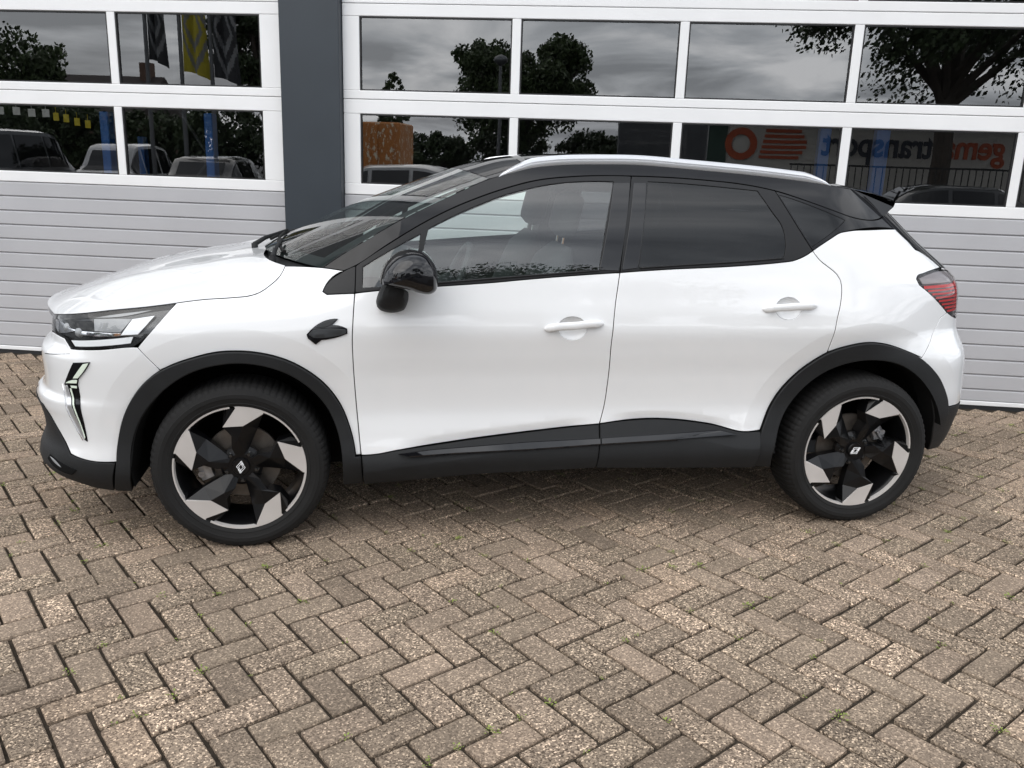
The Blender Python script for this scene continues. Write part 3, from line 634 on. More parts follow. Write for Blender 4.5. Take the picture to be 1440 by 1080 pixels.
def door(name, x0, x1, panes):
    d = empty(name, (0, 0, 0), 0, garage)
    zs = [.045]+RIBS
    for i in range(len(RIBS)):
        lpart(rib_mesh(x0, x1, zs[i]+.0003, RIBS[i]-.0003), 'panel', M['doorgrey'], d)
    mb = MB(); mb.box((x0, -.006, .0155), (x1, .03, .0447), bev=.003); lpart(mb, 'bottom_rail', M['doorwhite'], d)
    mb = MB(); mb.box((x0, 0.002, -.055), (x1, .028, .015)); lpart(mb, 'rubber_seal', M['seal'], d)
    mb = MB(); mb.box((x0+.002, .0245, .03), (x1-.002, .045, 1.268)); lpart(mb, 'insulated_core', M['gasket'], d)
    for zb, zt, pb, pt in WROWS:
        a, b = zb+.0016, zt-.0016
        mb = MB(); mb.box((x0, 0, a), (x1, .04, pb), bev=.004); lpart(mb, 'bottom_rail_of_section', M['doorwhite'], d)
        mb = MB(); mb.box((x0, 0, pt), (x1, .04, b), bev=.004); lpart(mb, 'top_rail_of_section', M['doorwhite'], d)
        edges = [x0]+[v for p in panes for v in p]+[x1]
        for q in range(0, len(edges), 2):
            if edges[q+1]-edges[q] > .01:
                mb = MB(); mb.box((edges[q], .0012, pb+.0004), (edges[q+1], .039, pt-.0004), bev=.003); lpart(mb, 'stile', M['doorwhite'], d)
        for (p0, p1) in panes:
            gk = MB(); gw = .009
            gk.box((p0, .006, pb), (p1, .034, pb+gw)); gk.box((p0, .006, pt-gw), (p1, .034, pt)); gk.box((p0, .006, pb+gw), (p0+gw, .034, pt-gw)); gk.box((p1-gw, .006, pb+gw), (p1, .034, pt-gw))
            lpart(gk, 'gasket', M['gasket'], d)
            pn = MB(); pn.add([(p0+gw*.5, .019, pb+gw*.5), (p1-gw*.5, .019, pb+gw*.5), (p1-gw*.5, .019, pt-gw*.5), (p0+gw*.5, .019, pt-gw*.5)], [(0, 1, 2, 3)])
            lpart(pn, 'window_pane', M['pane'], d)
    for z in (1.270, 1.903, 2.505):
        mb = MB(); mb.box((x0+.003, .014, z-.006), (x1-.003, .036, z+.006)); lpart(mb, 'section_seal', M['seal'], d)
    return d
U0 = .4923
panesR = [(U0+k*(PW+PG), U0+k*(PW+PG)+PW) for k in range(5)]
V0 = -.1945
panesL = [(V0-PW-k*(PW+PG), V0-k*(PW+PG)) for k in range(4, -1, -1)]
RX1 = panesR[-1][1]+.13; LX0 = panesL[0][0]-.13
door('garage_door', .3765, RX1, panesR); door('garage_door', LX0, -.0395, panesL)
mb = MB(); mb.box((-.034, -.070, -.09), (.3735, .30, 4.6), bev=.004); lpart(mb, 'pillar', M['anthracite'], garage)
for xa, xb in ((-.0385, -.0345), (.374, .3758)):
    mb = MB(); mb.box((xa, .004, -.05), (xb, .2, 3.12)); lpart(mb, 'edge_seal', M['seal'], garage)
mb = MB(); mb.box((RX1+.004, -.07, -.09), (RX1+.75, .30, 4.6), bev=.004); mb.box((LX0-.75, -.07, -.09), (LX0-.004, .30, 4.6), bev=.004); lpart(mb, 'end_pillar', M['anthracite'], garage)
for xa, xb in ((LX0, -.036), (.3755, RX1)):
    mb = MB(); mb.box((xa, -.02, 3.115), (xb, .30, 4.6), bev=.004); lpart(mb, 'lintel', M['anthracite'], garage)
mb = MB(); xa, xb = LX0-.75, RX1+.75
mb.box((xa, 10.0, -.02), (xb, 10.2, 4.6)); mb.box((xa-.2, .31, -.02), (xa, 10.2, 4.6)); mb.box((xb, .31, -.02), (xb+.2, 10.2, 4.6)); lpart(mb, 'wall', M['steelin'], garage)
mb = MB(); mb.box((xa-.3, -.3, 4.61), (xb+.3, 10.4, 4.8)); lpart(mb, 'roof', M['anthracite'], garage)
mb = MB(); mb.box((xa, .05, -.07), (xb, 10, -.025)); lpart(mb, 'floor', M['concrete'], garage)

GM = Matrix.Translation((0, WALL_D, 0))@Matrix.Rotation(WALL_A, 4, 'Z')
def gpos(x, y, z=-.025): return tuple(GM@Vector((x, y, z)))
def lift_post(x, y, h, label, w=.075):
    t = tag(empty('lift_post', gpos(x, y), WALL_A), label, 'car lift', 'blue lift posts inside the workshop')
    mb = MB(); mb.box((-w/2, -.05, .012), (w/2, .05, h), bev=.006); mb.build('column', M['blue'], t)
    mb = MB(); mb.box((-.16, -.16, 0), (.16, .16, .0115)); mb.build('base_plate', M['blue'], t)
    mb = MB(); mb.box((-w/2-.02, -.09, 1.0), (w/2+.02, -.052, 1.16), bev=.006); mb.tube([(0, -.09, 1.05), (.32, -.26, 1.05), (.55, -.30, 1.05)], .022, 8); mb.build('lifting_arm', M['steelin'], t)
    return t
lift_post(-2.28, 1.6, 1.86, 'blue lift post behind the lower pane, left of the first mullion', .08)
lift_post(-1.315, 1.6, 1.87, 'blue lift post behind the lower pane nearest the dark pillar', .075)
lift_post(-3.0, 3.5, 1.68, 'short blue lift post deep in the workshop between the other two', .07)
lift_post(4.66, 2.5, 1.95, 'blue lift post behind the far right lower pane', .12)
lift_post(4.15, 2.5, 1.93, 'blue lift post beside the last mullion, behind the mirrored logo', .10)
M['card'] = plain('white paper tag', (.5, .5, .48), .8); M['cardy'] = plain('yellow paper tag', (.45, .36, .02), .8)
for k, (x, z) in enumerate([(-2.71, 1.82), (-2.57, 1.82), (-2.44, 1.81), (-2.32, 1.81), (-2.235, 1.785), (-2.15, 1.775), (-2.06, 1.75), (-1.97, 1.735)]):
    t = MB(); y = k >= 4; w = .03 if not y else .022; px, py = x, .8
    t.add([(-w, 0, -.06), (w, .004, -.06), (w, .004, 0), (-w, 0, 0), (-w, .002, -.06), (w, .006, -.06), (w, .006, 0), (-w, .002, 0)], [(0, 1, 2, 3), (7, 6, 5, 4), (0, 3, 7, 4), (1, 5, 6, 2), (0, 4, 5, 1), (2, 6, 7, 3)])
    t.tube([(0, .003, 0), (0, .003, .045)], .002, 5)
    o = t.build('paper_tag', M['cardy'] if y else M['card']); o.location = gpos(px, py, z+.0); o.rotation_euler = (0, 0, WALL_A)
    tag(o, ['white paper tag at the left end of the line in the lower left pane', 'second white paper tag from the left end of the line', 'third white paper tag on the line, left of the last white one', 'white paper tag hanging next to the first yellow one', 'yellow paper tag hanging next to the last white one', 'second yellow paper tag from the white ones', 'third yellow paper tag on the sagging line', 'yellow paper tag at the right end of the line, by the blue post'][k], 'tag', 'tags on the line')
ln = MB(); ln.tube([gpos(-2.95, .803, 1.872), gpos(-2.4, .803, 1.855), gpos(-1.9, .803, 1.78)], .0025, 5); tag(ln.build('tag_line', M['gasket']), 'thin cord carrying the paper tags across the left lower pane', 'cord')
mb = MB(); mb.tube([gpos(-1.69, 1.75, 1.90), gpos(-1.30, 1.75, 1.30)], .014, 8); mb.tube([gpos(-1.55, 1.75, 1.28), gpos(-1.36, 1.75, 1.52)], .012, 8); mb.tube([gpos(-1.69, 1.75, 1.9), gpos(-1.69, 1.75, 4.5)], .014, 8)
mb.tube([gpos(-1.30, 1.75, 1.30), gpos(-1.30, 1.75, -.02)], .014, 8)
tag(mb.build('diagonal_strut', M['steelin']), 'grey diagonal strut leaning by the lift post nearest the pillar', 'strut')

# ================================================================== the car
car = tag(empty('car', (0, 0, 0)), 'white compact crossover with a black roof and silver roof rails parked on the paving', 'car')
PL_ = POLY
def sub(base, *names): return [PL_[n] for n in names]
G = .0015
botF_ = PL_['rocker_f'][:7]; botR_ = PL_['rocker_r'][:7]; arF_ = PL_['clad_af'][:19]; arR_ = PL_['clad_ar'][:16]
foldF = (botF_[2:], .034, .012); foldR = (botR_[:6], .034, .012); flF = (arF_, .085, -.010); flR = (arR_, .085, -.010)
panel('fender', PL_['fender'], M['white'], car, gap=G, tuck=(flF,), grid=.022)
tri = panel('fender_corner_trim', PL_['corner_trim'], M['satin'], car, out=.001, gap=.0004)
doorF = panel('door', PL_['door_f'], M['white'], car, holes=[PL_['hc_f']], gap=G, tuck=(foldF,), grid=.022)
doorR = panel('door', PL_['door_r'], M['white'], car, holes=[PL_['hc_r']], gap=G, tuck=(foldR, flR), grid=.022)
panel('quarter_panel', PL_['quarter'], M['white'], car, gap=G, tuck=(flR,), grid=.022)
panel('rear_bumper', PL_['bumper_r'], M['white'], car, gap=.0004, tuck=(flR,), grid=.022)
panel('front_bumper', PL_['bumper_f'], M['white'], car, gap=.0004, tuck=(flF,), grid=.022)
panel('roof_side', PL_['roof_side'], M['black_paint'], car, gap=.001, depth=.03)
panel('rear_skirt', PL_['skirt_r'], M['plastic'], car, out=.003, depth=.05)
panel('front_skirt', PL_['skirt_f'], M['plastic'], car, out=.004, depth=.05)
clf = panel('wheel_arch_cladding', PL_['clad_af'], M['plastic'], car, out=.007, depth=.085, rnd=.005)
clr = panel('wheel_arch_cladding', PL_['clad_ar'], M['plastic'], car, out=.007, depth=.085, rnd=.005)
panel('sill_cladding', PL_['rocker_f'], M['plastic'], doorF, out=.024, depth=.05, rnd=.004, tuck=((botF_, .066, -.021),), grid=.02)
panel('sill_cladding', PL_['rocker_r'], M['plastic'], doorR, out=.024, depth=.05, rnd=.004, tuck=((botR_, .066, -.021),), grid=.02)
def sill_strip(poly, parents):
    T_, B_ = resample(np.array(poly[:4]), 60), resample(np.array(poly[4:8])[::-1], 60)
    for side, par in enumerate(parents):
        mir = np.array([1, -1 if side else 1, 1]); mb = MB()
        mb.grid([[tuple(p*mir) for p in B(T_[:, 0], T_[:, 1], .016)], [tuple(p*mir) for p in B(T_[:, 0], T_[:, 1], .0245)], [tuple(p*mir) for p in B(B_[:, 0], B_[:, 1]+.002, .0345)], [tuple(p*mir) for p in B(B_[:, 0], B_[:, 1]-.003, .0335)], [tuple(p*mir) for p in B(B_[:, 0], B_[:, 1]-.006, .016)]])
        smooth_by_angle(mb.build('gloss_strip', M['gloss'], par), 15)
sill_strip(PL_['strip_f'], doorF); sill_strip(PL_['strip_r'], doorR)
panel('window_frame', PL_['frame_f'], M['satin'], doorF, holes=[PL_['glass_q'], PL_['glass_f']], gap=.0012, out=-.001)
panel('window_frame', PL_['frame_r'], M['satin'], doorR, holes=[PL_['glass_r']], gap=.0012, out=-.001)
panel('side_window', PL_['glass_f'], M['glass_front'], doorF, out=-.006, gap=-.004, depth=.001)
panel('quarter_light', PL_['glass_q'], M['glass_front'], doorF, out=-.006, gap=-.004, depth=.001)
panel('side_window', PL_['glass_r'], M['glass_rear'], doorR, out=-.005, gap=-.004, depth=.001)
panel('pillar_trim', PL_['pillar_f'], M['gloss'], doorF, out=.0015, gap=.0012, depth=.004)
panel('pillar_trim', PL_['pillar_r'], M['gloss'], doorR, out=.0015, gap=.0012, depth=.004)
qt = panel('quarter_trim', PL_['trim_q'], M['black_paint'], car, holes=[PL_['glass_c']], gap=.001)
panel('fixed_window', PL_['glass_c'], M['glass_rear'], qt, out=-.003, gap=-.002, depth=.001)
for q in (0, 1):
    pass
panel('window_backing', PL_['glass_c'], M['dark'], qt, out=-.05, gap=-.01, depth=.002)

# belt seal: the thin satin lip under the windows
def strip_along(name, pts, w, mat, parent, out, r=.004, far=True):
    C2 = catmull(pts, .03, 40, closed=False); res = []
    for side in (0, 1):
        if side and not far: break
        P = B(C2[:, 0], C2[:, 1], out)*np.array([1, -1 if side else 1, 1])
        mb = MB(); mb.tube([tuple(p) for p in P], r, 6); par = parent[side] if isinstance(parent, (list, tuple)) else parent
        res.append(mb.build(name, mat, par, smooth=True))
    return res
gf = PL_['glass_f']; strip_along('belt_seal', [gf[i] for i in (9, 10, 11, 12)], 0, M['satin'], doorF, .0, .0045)
gr = PL_['glass_r']; strip_along('belt_seal', [gr[i] for i in (8, 9, 10, 11)], 0, M['satin'], doorR, .0, .0045)

# door inner trim
def below(poly, ztop): return [(s, min(z, ztop)) for s, z in poly]
panel('door_card', below(PL_['door_f'], 1.085), M['cabin'], doorF, out=-.075, gap=.01, depth=.005, step=.06, grid=.1)
panel('door_card', below(PL_['door_r'], 1.085), M['cabin'], doorR, out=-.075, gap=.01, depth=.005, step=.06, grid=.1)

# handles
def handle(cup, bar, parents):
    c = np.array(cup); cen = c.mean(0)
    for side, par in enumerate(parents):
        mir = np.array([1, -1 if side else 1, 1])
        mb = MB(); rows = []
        for k, (f, d) in enumerate(((1.02, -.0015), (.93, -.010), (.72, -.020), (.40, -.026), (.08, -.028))):
            q = cen+(c-cen)*f; P = B(q[:, 0], q[:, 1], d)*mir; rows.append([tuple(p) for p in P]+[tuple(P[0])])
        mb.grid(rows); mb.build('handle_cup', M['white_trim'], par, smooth=True)
        C2 = catmull(bar, .006, 60, closed=False); n = len(C2); rows = []
        for i, (s, z) in enumerate(C2):
            t = i/(n-1); prof = min(1, math.sin(math.pi*min(max(t, .0), 1))**.35) if 0 < t < 1 else .05
            e_ = min(1, t/.10, (1-t)/.14); e_ = math.sqrt(max(0, 1-(1-e_)**2)); hz = .0165*max(e_, .12)*(1-.12*abs(t-.5)); rise = .004+.024*min(1, .35+1.4*math.sin(math.pi*t))*max(e_, .2)
            P = B(s, z, 0); N = normal(np.array([s]), np.array([z]))[0]; ring = []
            for k in range(13):
                a = 2*math.pi*k/12; cz, sy = math.cos(a), math.sin(a)
                ring.append(tuple((P+N*(rise-.009+.010*sy)+np.array([0, 0, 1])*hz*math.copysign(abs(cz)**.75, cz))*mir))
            rows.append(ring)
        mb = MB(); mb.grid(rows); mb.add([rows[0][k] for k in range(12)], [tuple(range(12))]); mb.add([rows[-1][k] for k in range(12)], [tuple(range(12))])
        mb.build('door_handle', M['white_trim'], par, smooth=True)
handle(PL_['hc_f'], PL_['hb_f'], doorF); handle(PL_['hc_r'], PL_['hb_r'], doorR)

# fender vent
M['ventgrey'] = plain('dark grey moulded plastic', (.028, .030, .032), .5, spec=.35)
vent = panel('fender_vent', PL_['vent'], M['gloss'], car, out=.006, depth=.02, gap=0, rnd=.002)
panel('vent_blade', PL_['vent_b'], M['ventgrey'], vent, out=.009, depth=.006, gap=.0006, bulge=.004, grid=.012, step=.008)
panel('vent_blade', PL_['vent_t'], M['ventgrey'], vent, out=.008, depth=.006, gap=.0006, bulge=.003, grid=.012, step=.008)

# ---- bonnet
Eh = np.concatenate([curve3(PL_['hoodl'][::-1], .02), curve3(PL_['lampT'], .02)[1:]]); Eh = resample(Eh, 46)
# last rows run down to the nose
hx = Eh[:, 0]
hb_x = pchip([-.75, -.60, -.40, -.10, .10, .20], [.132, .11, .075, .055, .085, .135]); hb_z = pchip([-.75, -.66, -.55, -.40, -.20, 0., .09, .15, .20], [.008, .028, .054, .078, .098, .108, .076, .040, .012])
hc_z = pchip([-.90, -.85, -.813, -.667, -.495, -.26, 0., .05, .1], [.888, .898, .912, .972, 1.028, 1.079, 1.112, 1.117, 1.121])
def fz(t):
    xe = np.interp(t*45, range(46), hx); return float(hc_z(xe-hb_x(xe)))-float(np.interp(t*45, range(46), Eh[:, 2]))
def fx(t): return float(hb_x(np.interp(t*45, range(46), hx)))
def crease(t, u):
    a = abs(u); x = np.interp(t*45, range(46), hx); w = float(smooth((x+.70)/.25))*float(smooth((.2-x)/.15))
    return 0, w*(.006*float(smooth((a-.46)/.05))*float(smooth((.80-a)/.30))-.004*float(smooth((.5-a)/.2)))
hood, hood_rows = crowned('hood', Eh, M['white'], car, fx, fz, p=lambda t: 2.7+2.6*float(smooth((np.interp(t*45, range(46), hx)+.15)/.25)), m=61, thick=.022, inset=.0045, extra=crease, px=lambda t: 2+1.8*float(smooth((np.interp(t*45, range(46), hx)+.15)/.33)))

# ---- windscreen, roof, spoiler, cowl
Ew = resample(curve3(PL_['wind'], .02), 30)
wb_x = lambda t: .29*(1-t)**1.25+.075*(1-(1-t)**1.25); wb_z = lambda t: .012+.018*t
ws, ws_rows = crowned('windscreen', Ew, M['glass_screen'], car, wb_x, wb_z, p=2.0, m=41, thick=.004, inset=.003)
Er = resample(curve3(PL_['rail'], .02), 40)
roof, roof_rows = crowned('roof', Er, M['black_paint'], car, lambda t: .075*(1-t)-.05*t, lambda t: .030+.012*math.sin(t*math.pi), p=2.4, m=41, thick=.012, inset=.001)
mb = MB(); mb.grid([[(x+.0, y*.98, z-.03) for x, y, z in r[2:-2]] for r in roof_rows[1:]]); mb.build('headliner', M['headliner'], roof, smooth=True)
# black ceramic band round the screen
bd = MB()
for sgn in (-1, 1):
    bd.grid([[ (q[0]-.0, sgn*(abs(q[1])-.002), q[2]+.001), ] + [tuple(np.array(r[j] if sgn < 0 else r[-1-j])+np.array((0, 0, -.0015))) for j in (2, 5)] for q, r in zip(Ew, ws_rows)])
bd.grid([[tuple(np.array(p)+np.array((0, 0, -.0015))) for p in r] for r in ws_rows[:3]]); bd.grid([[tuple(np.array(p)+np.array((0, 0, -.0015))) for p in r] for r in ws_rows[-3:]])
bd.build('screen_border', M['satin'], ws, smooth=True)
cow = MB(); a = hood_rows[0]; ar = resample(a, 41); b = ws_rows[0]
cow.grid([[(p[0], p[1], p[2]-.016) for p in ar], [tuple((np.array(p)+np.array(q))/2-np.array((0, 0, .028))) for p, q in zip(ar, b)], [(q[0]+.01, q[1], q[2]-.012) for q in b]])
cowl = cow.build('cowl', M['plastic'], car, smooth=True)
def on_screen(u, v):
    """point on the windscreen: u across (-1..1), v up"""
    i = v*(len(ws_rows)-1); i0 = int(min(i, len(ws_rows)-2)); f = i-i0; us = np.sin(np.linspace(-1, 1, 41)*math.pi/2); r = []
    for k in range(3): r.append(np.interp(u, us, [p[k] for p in ws_rows[i0]])*(1-f)+np.interp(u, us, [p[k] for p in ws_rows[i0+1]])*f)
    return np.array(r)
for ub, ut in ((-.66, -.06), (-.02, .60)):
    base = on_screen(ub, 0)+np.array((-.05, 0, -.012)); tip = on_screen((ub+ut)/2, .07)+np.array((-.004, 0, .012))
    wp = MB(); wp.tube([tuple(base+np.array((0, 0, -.03))), tuple(base+np.array((0, 0, .016)))], .015, 10)
    wp.tube([tuple(base+np.array((0, 0, .012))), tuple(base*.7+tip*.3+np.array((0, 0, .018))), tuple(tip+np.array((0, 0, .006)))], [.012, .010, .006], 8)
    w_ = wp.build('wiper', M['plastic'], car, smooth=True)
    bl = MB(); pts = [on_screen(ub+.06+(ut-ub)*k/8, .025+.075*k/8)+np.array((-.003, 0, .009)) for k in range(9)]; bl.tube([tuple(p) for p in pts], .007, 6); bl.build('wiper_blade', M['rubber'], w_)
# near-side wiper spindle cover seen at the corner of the bonnet
sp = MB(); last = roof_rows[-1]; us = np.linspace(-1, 1, len(last)); top = []; tip = []; low = []; root = []
for (x, y, z), u in zip(last, us):
    yy = abs(y)/.62; k = 1-.25*max(0, abs(y)-.42)
    top.append((x-.002, y*.985, z+.002)); tip.append((x+.250-.022*(abs(y)/.6)**3, y*.965, z-.046)); low.append((x+.245-.022*(abs(y)/.6)**3, y*.96, z-.070)); root.append((x+.06, y*.94, z-.060))
mids = [tuple(np.array(a)*.5+np.array(b)*.5+np.array((0, 0, .006))) for a, b in zip(top, tip)]
sp.grid([top, mids, tip]); sp.grid([tip, low]); sp.grid([low, root, top])
spoiler = sp.build('spoiler', M['black_paint'], car, smooth=False); smooth_by_angle(spoiler, 40)
for sgn in (-1, 1):
    k = 0 if sgn < 0 else -1
    # side fin of the spoiler, down to the window corner
    A = np.array(top[k]); T = np.array(low[k]); P0 = B(4.545, 1.351, .0)*np.array([1, -sgn*-1, 1])
    P0 = np.array((P0[0], sgn*abs(P0[1]), P0[2])); A = np.array((A[0], sgn*abs(A[1]), A[2])); T = np.array((T[0], sgn*abs(T[1]), T[2]))
    f = MB(); d = np.array((0, -sgn*.02, 0)); f.add([tuple(A), tuple(T), tuple(P0), tuple(A+d), tuple(T+d), tuple(P0+d)], [(0, 1, 2), (5, 4, 3), (0, 3, 4, 1), (1, 4, 5, 2), (2, 5, 3, 0)]); f.build('spoiler_fin', M['black_paint'], spoiler)

SM = SMAX
tailb = panel('tailgate_glass', [(4.545, 1.348), (4.556, 1.297), (4.587, 1.243), (4.64, 1.18), (4.668, 1.133), (4.9, 1.115), (SM, 1.11), (SM, 1.44), (4.75, 1.44), (4.50, 1.435)], M['gloss'], car, gap=.001)
panel('tailgate', [(4.668, 1.128), (4.978, 1.09), (4.978, 1.0), (4.928, .905), (SM, .803), (SM, 1.105), (4.9, 1.11)], M['white'], car, gap=.001)

# ---- lamps
tl = panel('tail_lamp', PL_['taillight'], M['lampback'], car, out=-.012, gap=.0015, depth=.02)
for sgn in (0, 1):
    mir = np.array([1, -1 if sgn else 1, 1])
    for k in range(8):
        z = 1.054-.0162*k; s0 = 4.415+(1.06-z)*1.72; s1 = 4.86; h = .0070 if k else .0115
        ss = np.linspace(s0, s1, 14); mb = MB(); dp = .004
        mb.grid([[tuple(B(s, z-h/2, -.005)*mir) for s in ss], [tuple(B(s, z+h/2, -.005)*mir) for s in ss], [tuple(B(s, z+h/2, -.014)*mir) for s in ss]]); mb.build('lamp_bar', M['red'], tl[sgn], fix=False)
panel('upper_lens', [(4.415, 1.095), (4.47, 1.104), (4.66, 1.118), (4.85, 1.10), (4.85, 1.068), (4.42, 1.066)], M['lampgrey'], tl, out=-.006, depth=.006, gap=.001)
panel('lamp_cover', PL_['taillight'], M['lens_tail'], tl, out=.001, gap=.0018, depth=.012)

hl = panel('headlamp', PL_['headlamp'], M['lampback'], car, out=-.022, gap=.001, depth=.03, grid=.02)
for nm, key, mt, o in (('lamp_bezel', 'lamp_top', 'lampgrey', -.015), ('projector_recess', 'lamp_dark', 'dark', -.017), ('lamp_panel', 'lamp_mid', 'lampgrey', -.013), ('sky_reflection', 'lamp_white', 'lampwhite', -.006), ('reflector_strip', 'lamp_strip', 'chrome', -.011), ('reflector', 'lamp_chrome', 'chrome', -.012), ('lower_reflector', 'lamp_low', 'lampwhite', -.012)):  # the lamp_white piece holds the reflector's sky reflection as plain white colour
    panel(nm, PL_[key], M[mt], hl, out=o, gap=.0004, depth=.008, rnd=.001, grid=.02, step=.01)
# two projector lenses inside
for sgn in (0, 1):
    mir = np.array([1, -1 if sgn else 1, 1])
    for (s, z) in ((.80, .868), (.885, .858)):
        p = B(s, z, -.006)*mir; N = normal(np.array([s]), np.array([z]))[0]*mir
        mb = MB(); q = Vector(N).to_track_quat('Y', 'Z'); mb.lathe([(.0, -.001), (.010, -.002), (.0165, -.006), (.0165, -.014), (.020, -.014), (.020, -.018)], 20)
        o = mb.build('projector_lens', M['lampgrey'], hl[sgn], smooth=True); o.location = p; o.rotation_mode = 'QUATERNION'; o.rotation_quaternion = Vector(N).to_track_quat('Y', 'Z')
panel('lamp_cover', PL_['headlamp'], M['lens'], hl, out=.0, gap=.002, depth=.014, grid=.02)
dr = panel('daytime_lamp', PL_['drl_black'], M['gloss'], car, out=.003, gap=0, depth=.012, rnd=.001, grid=.02, step=.01)
for key in ('drl_1', 'drl_2', 'drl_3', 'drl_4', 'drl_5'):
    panel('light_blade', PL_[key], M['alu' if key == 'drl_3' else 'drl'], dr, out=.0075, gap=0, depth=.006, rnd=.0005, grid=.02, step=.01)
# bright edge of the lamp blade
eg = MB()
E_ = [PL_['drl_black'][-1], PL_['drl_black'][-2], PL_['drl_black'][-3]]
strip_along('chrome_edge', E_, 0, M['chrome'], dr, .010, .0018)

# ---- nose and grille (turned away from the camera)
panel('grille', [(0, .46), (.34, .48), (.42, .57), (.34, .60), (.34, .80), (.5, .81), (.70, .832), (.70, .872), (.40, .885), (0, .885)], M['dark'], car, out=-.02, depth=.02)
for k in range(6):
    z = .60+.042*k
    for sgn in (1, -1):
        ss = np.linspace(.0, .335, 8); mb = MB(); mb.tube([tuple(B(s, z, -.012)*np.array([1, sgn, 1])) for s in ss], .006, 6); mb.build('grille_bar', M['gloss'], car)
panel('number_plate_backing', [(0, .50), (.26, .50), (.26, .585), (0, .585)], M['plastic'], car, out=-.005, depth=.01)
bl = MB(); P = PL_['bumper_f']
# recess in the corner of the front skirt
panel('skirt_insert', [(.70, .352), (.80, .330), (.86, .318), (.83, .292), (.74, .305), (.68, .33)], M['dark'], car, out=.0065, gap=0, depth=.01, rnd=.001, grid=.02, step=.01)
panel('skirt_reflector', [(.705, .345), (.76, .332), (.785, .316), (.76, .322)], M['lampgrey'], car, out=.009, gap=0, depth=.006, rnd=.001, grid=.02, step=.01)
strip_along('bumper_joint', PL_['bump_line'], 0, M['dark'], car, -.001, .0014)

# ---- door mirrors
CAP = [(.544, 1.086), (.559, 1.141), (.590, 1.178), (.631, 1.200), (.675, 1.206), (.714, 1.195), (.738, 1.170), (.753, 1.133), (.755, 1.094), (.750, 1.064), (.734, 1.052), (.689, 1.053), (.650, 1.066), (.585, 1.079)]
FOOT = [(.569, 1.075), (.534, 1.015), (.531, 1.001), (.542, .977), (.560, .969), (.635, .976), (.649, 1.005), (.652, 1.037), (.614, 1.061)]
CAP = catmull(CAP, .012, 50); FOOT = catmull(FOOT, .012, 50)
for sgn in (1, -1):
    cc = CAP.mean(0); rows = []
    for f, y in ((.86, -.865), (.94, -.875), (1.0, -.91), (1.0, -.975), (.985, -1.01), (.95, -1.035), (.88, -1.055), (.74, -1.073), (.52, -1.085), (.25, -1.091), (.02, -1.092)):
        q = cc+(CAP-cc)*f; rows.append([(x, y*sgn, z) for x, z in q]+[(q[0][0], y*sgn, q[0][1])])
    mb = MB(); mb.grid(rows); mb.add(rows[0][:-1], [tuple(range(len(rows[0])-1))])
    mir_ = mb.build('door_mirror', M['gloss'], car, smooth=True); smooth_by_angle(mir_, 50)
    fc = FOOT.mean(0); rows = []
    for f, y, dz in ((.82, -.80, -.01), (.92, -.83, -.004), (1, -.87, 0), (1, -.92, 0), (.90, -.96, .012), (.66, -.985, .03), (.3, -.99, .04)):
        q = fc+(FOOT-fc)*f; rows.append([(x, y*sgn, z+dz) for x, z in q]+[(q[0][0], y*sgn, q[0][1]+dz)])
    mb = MB(); mb.grid(rows); mb.add(rows[-1][:-1], [tuple(range(len(rows[0])-1))]); ft_ = mb.build('mirror_foot', M['plastic'], mir_, smooth=True); smooth_by_angle(ft_, 40)
    mb = MB(); q = cc+(CAP-cc)*.9; mb.tube([(x, -.999*sgn, z) for x, z in [(.560, 1.092), (.60, 1.080), (.65, 1.071), (.70, 1.060), (.74, 1.060)]], .007, 6); mb.build('indicator_lens', M['lampgrey'], mir_, smooth=True)

# ---- roof rails
Rr = resample(curve3(PL_['rail'], .02), 40)
for sgn in (1, -1):
    R2 = Rr[1:-1].copy(); rows = []; n = len(R2)
    R2 = resample(R2[:-2], 60); n = 60
    for i, p in enumerate(R2):
        t = i/(n-1); h = min(1, (t/.10))**.6*min(1, ((1-t)/.08))**.6; h = max(h, .05); z0 = -.004+.004*h
        prof = [(-.012, -.002), (-.015, .010*h), (-.0145, .0145*h), (-.009, .0165*h), (-.009, .0190*h), (-.0135, .021*h), (-.011, .032*h), (-.004, .037*h), (.008, .037*h), (.013, .030*h), (.012, -.002)]
        rows.append([(p[0], sgn*(p[1]+o+.012), p[2]+z0+z) for o, z in prof])
    mb = MB(); mb.grid(rows); mb.add(rows[0], [tuple(range(11))]); mb.add(rows[-1], [tuple(range(11))]); o = mb.build('roof_rail', M['alu'], car); smooth_by_angle(o, 30)

# ---- arches, floor, cabin
for X, Rl in ((0.0, .405), (2.639, .405)):
    for sgn in (-1, 1):
        mb = MB(); th = np.linspace(-12 if X < 1 else 14, 192, 34); rows = []
        for r, y in ((Rl, -.855), (Rl, -.45), (.02, -.45)):
            rows.append([(X+r*math.cos(rad(a)), -sgn*y if False else sgn*abs(y), .35+r*math.sin(rad(a))) for a in th])
        mb.grid(rows); mb.build('arch_liner', M['dark'], car, smooth=False)
ub = MB(); ub.box((-.62, -.44, .20), (3.15, .44, .32)); ub.box((.50, -.66, .25), (2.16, .66, .30)); ub.box((-.74, -.44, .321), (.55, .44, .86)); ub.box((2.2, -.44, .321), (3.1, .44, .74)); ub.box((-.70, -.50, .26), (-.46, .50, .60)); ub.box((3.06, -.50, .30), (3.2, .50, .72))
ub.build('underbody', M['dark'], car)
cb = MB(); cb.box((.46, -.76, .301), (2.9, .76, .36)); cb.build('cabin_floor', M['cabin'], car)
db = MB(); prof = [(.42, .80), (.40, 1.04), (.50, 1.07), (.72, 1.06), (.80, 1.03), (.82, .95), (.74, .80), (.72, .60), (.42, .60)]
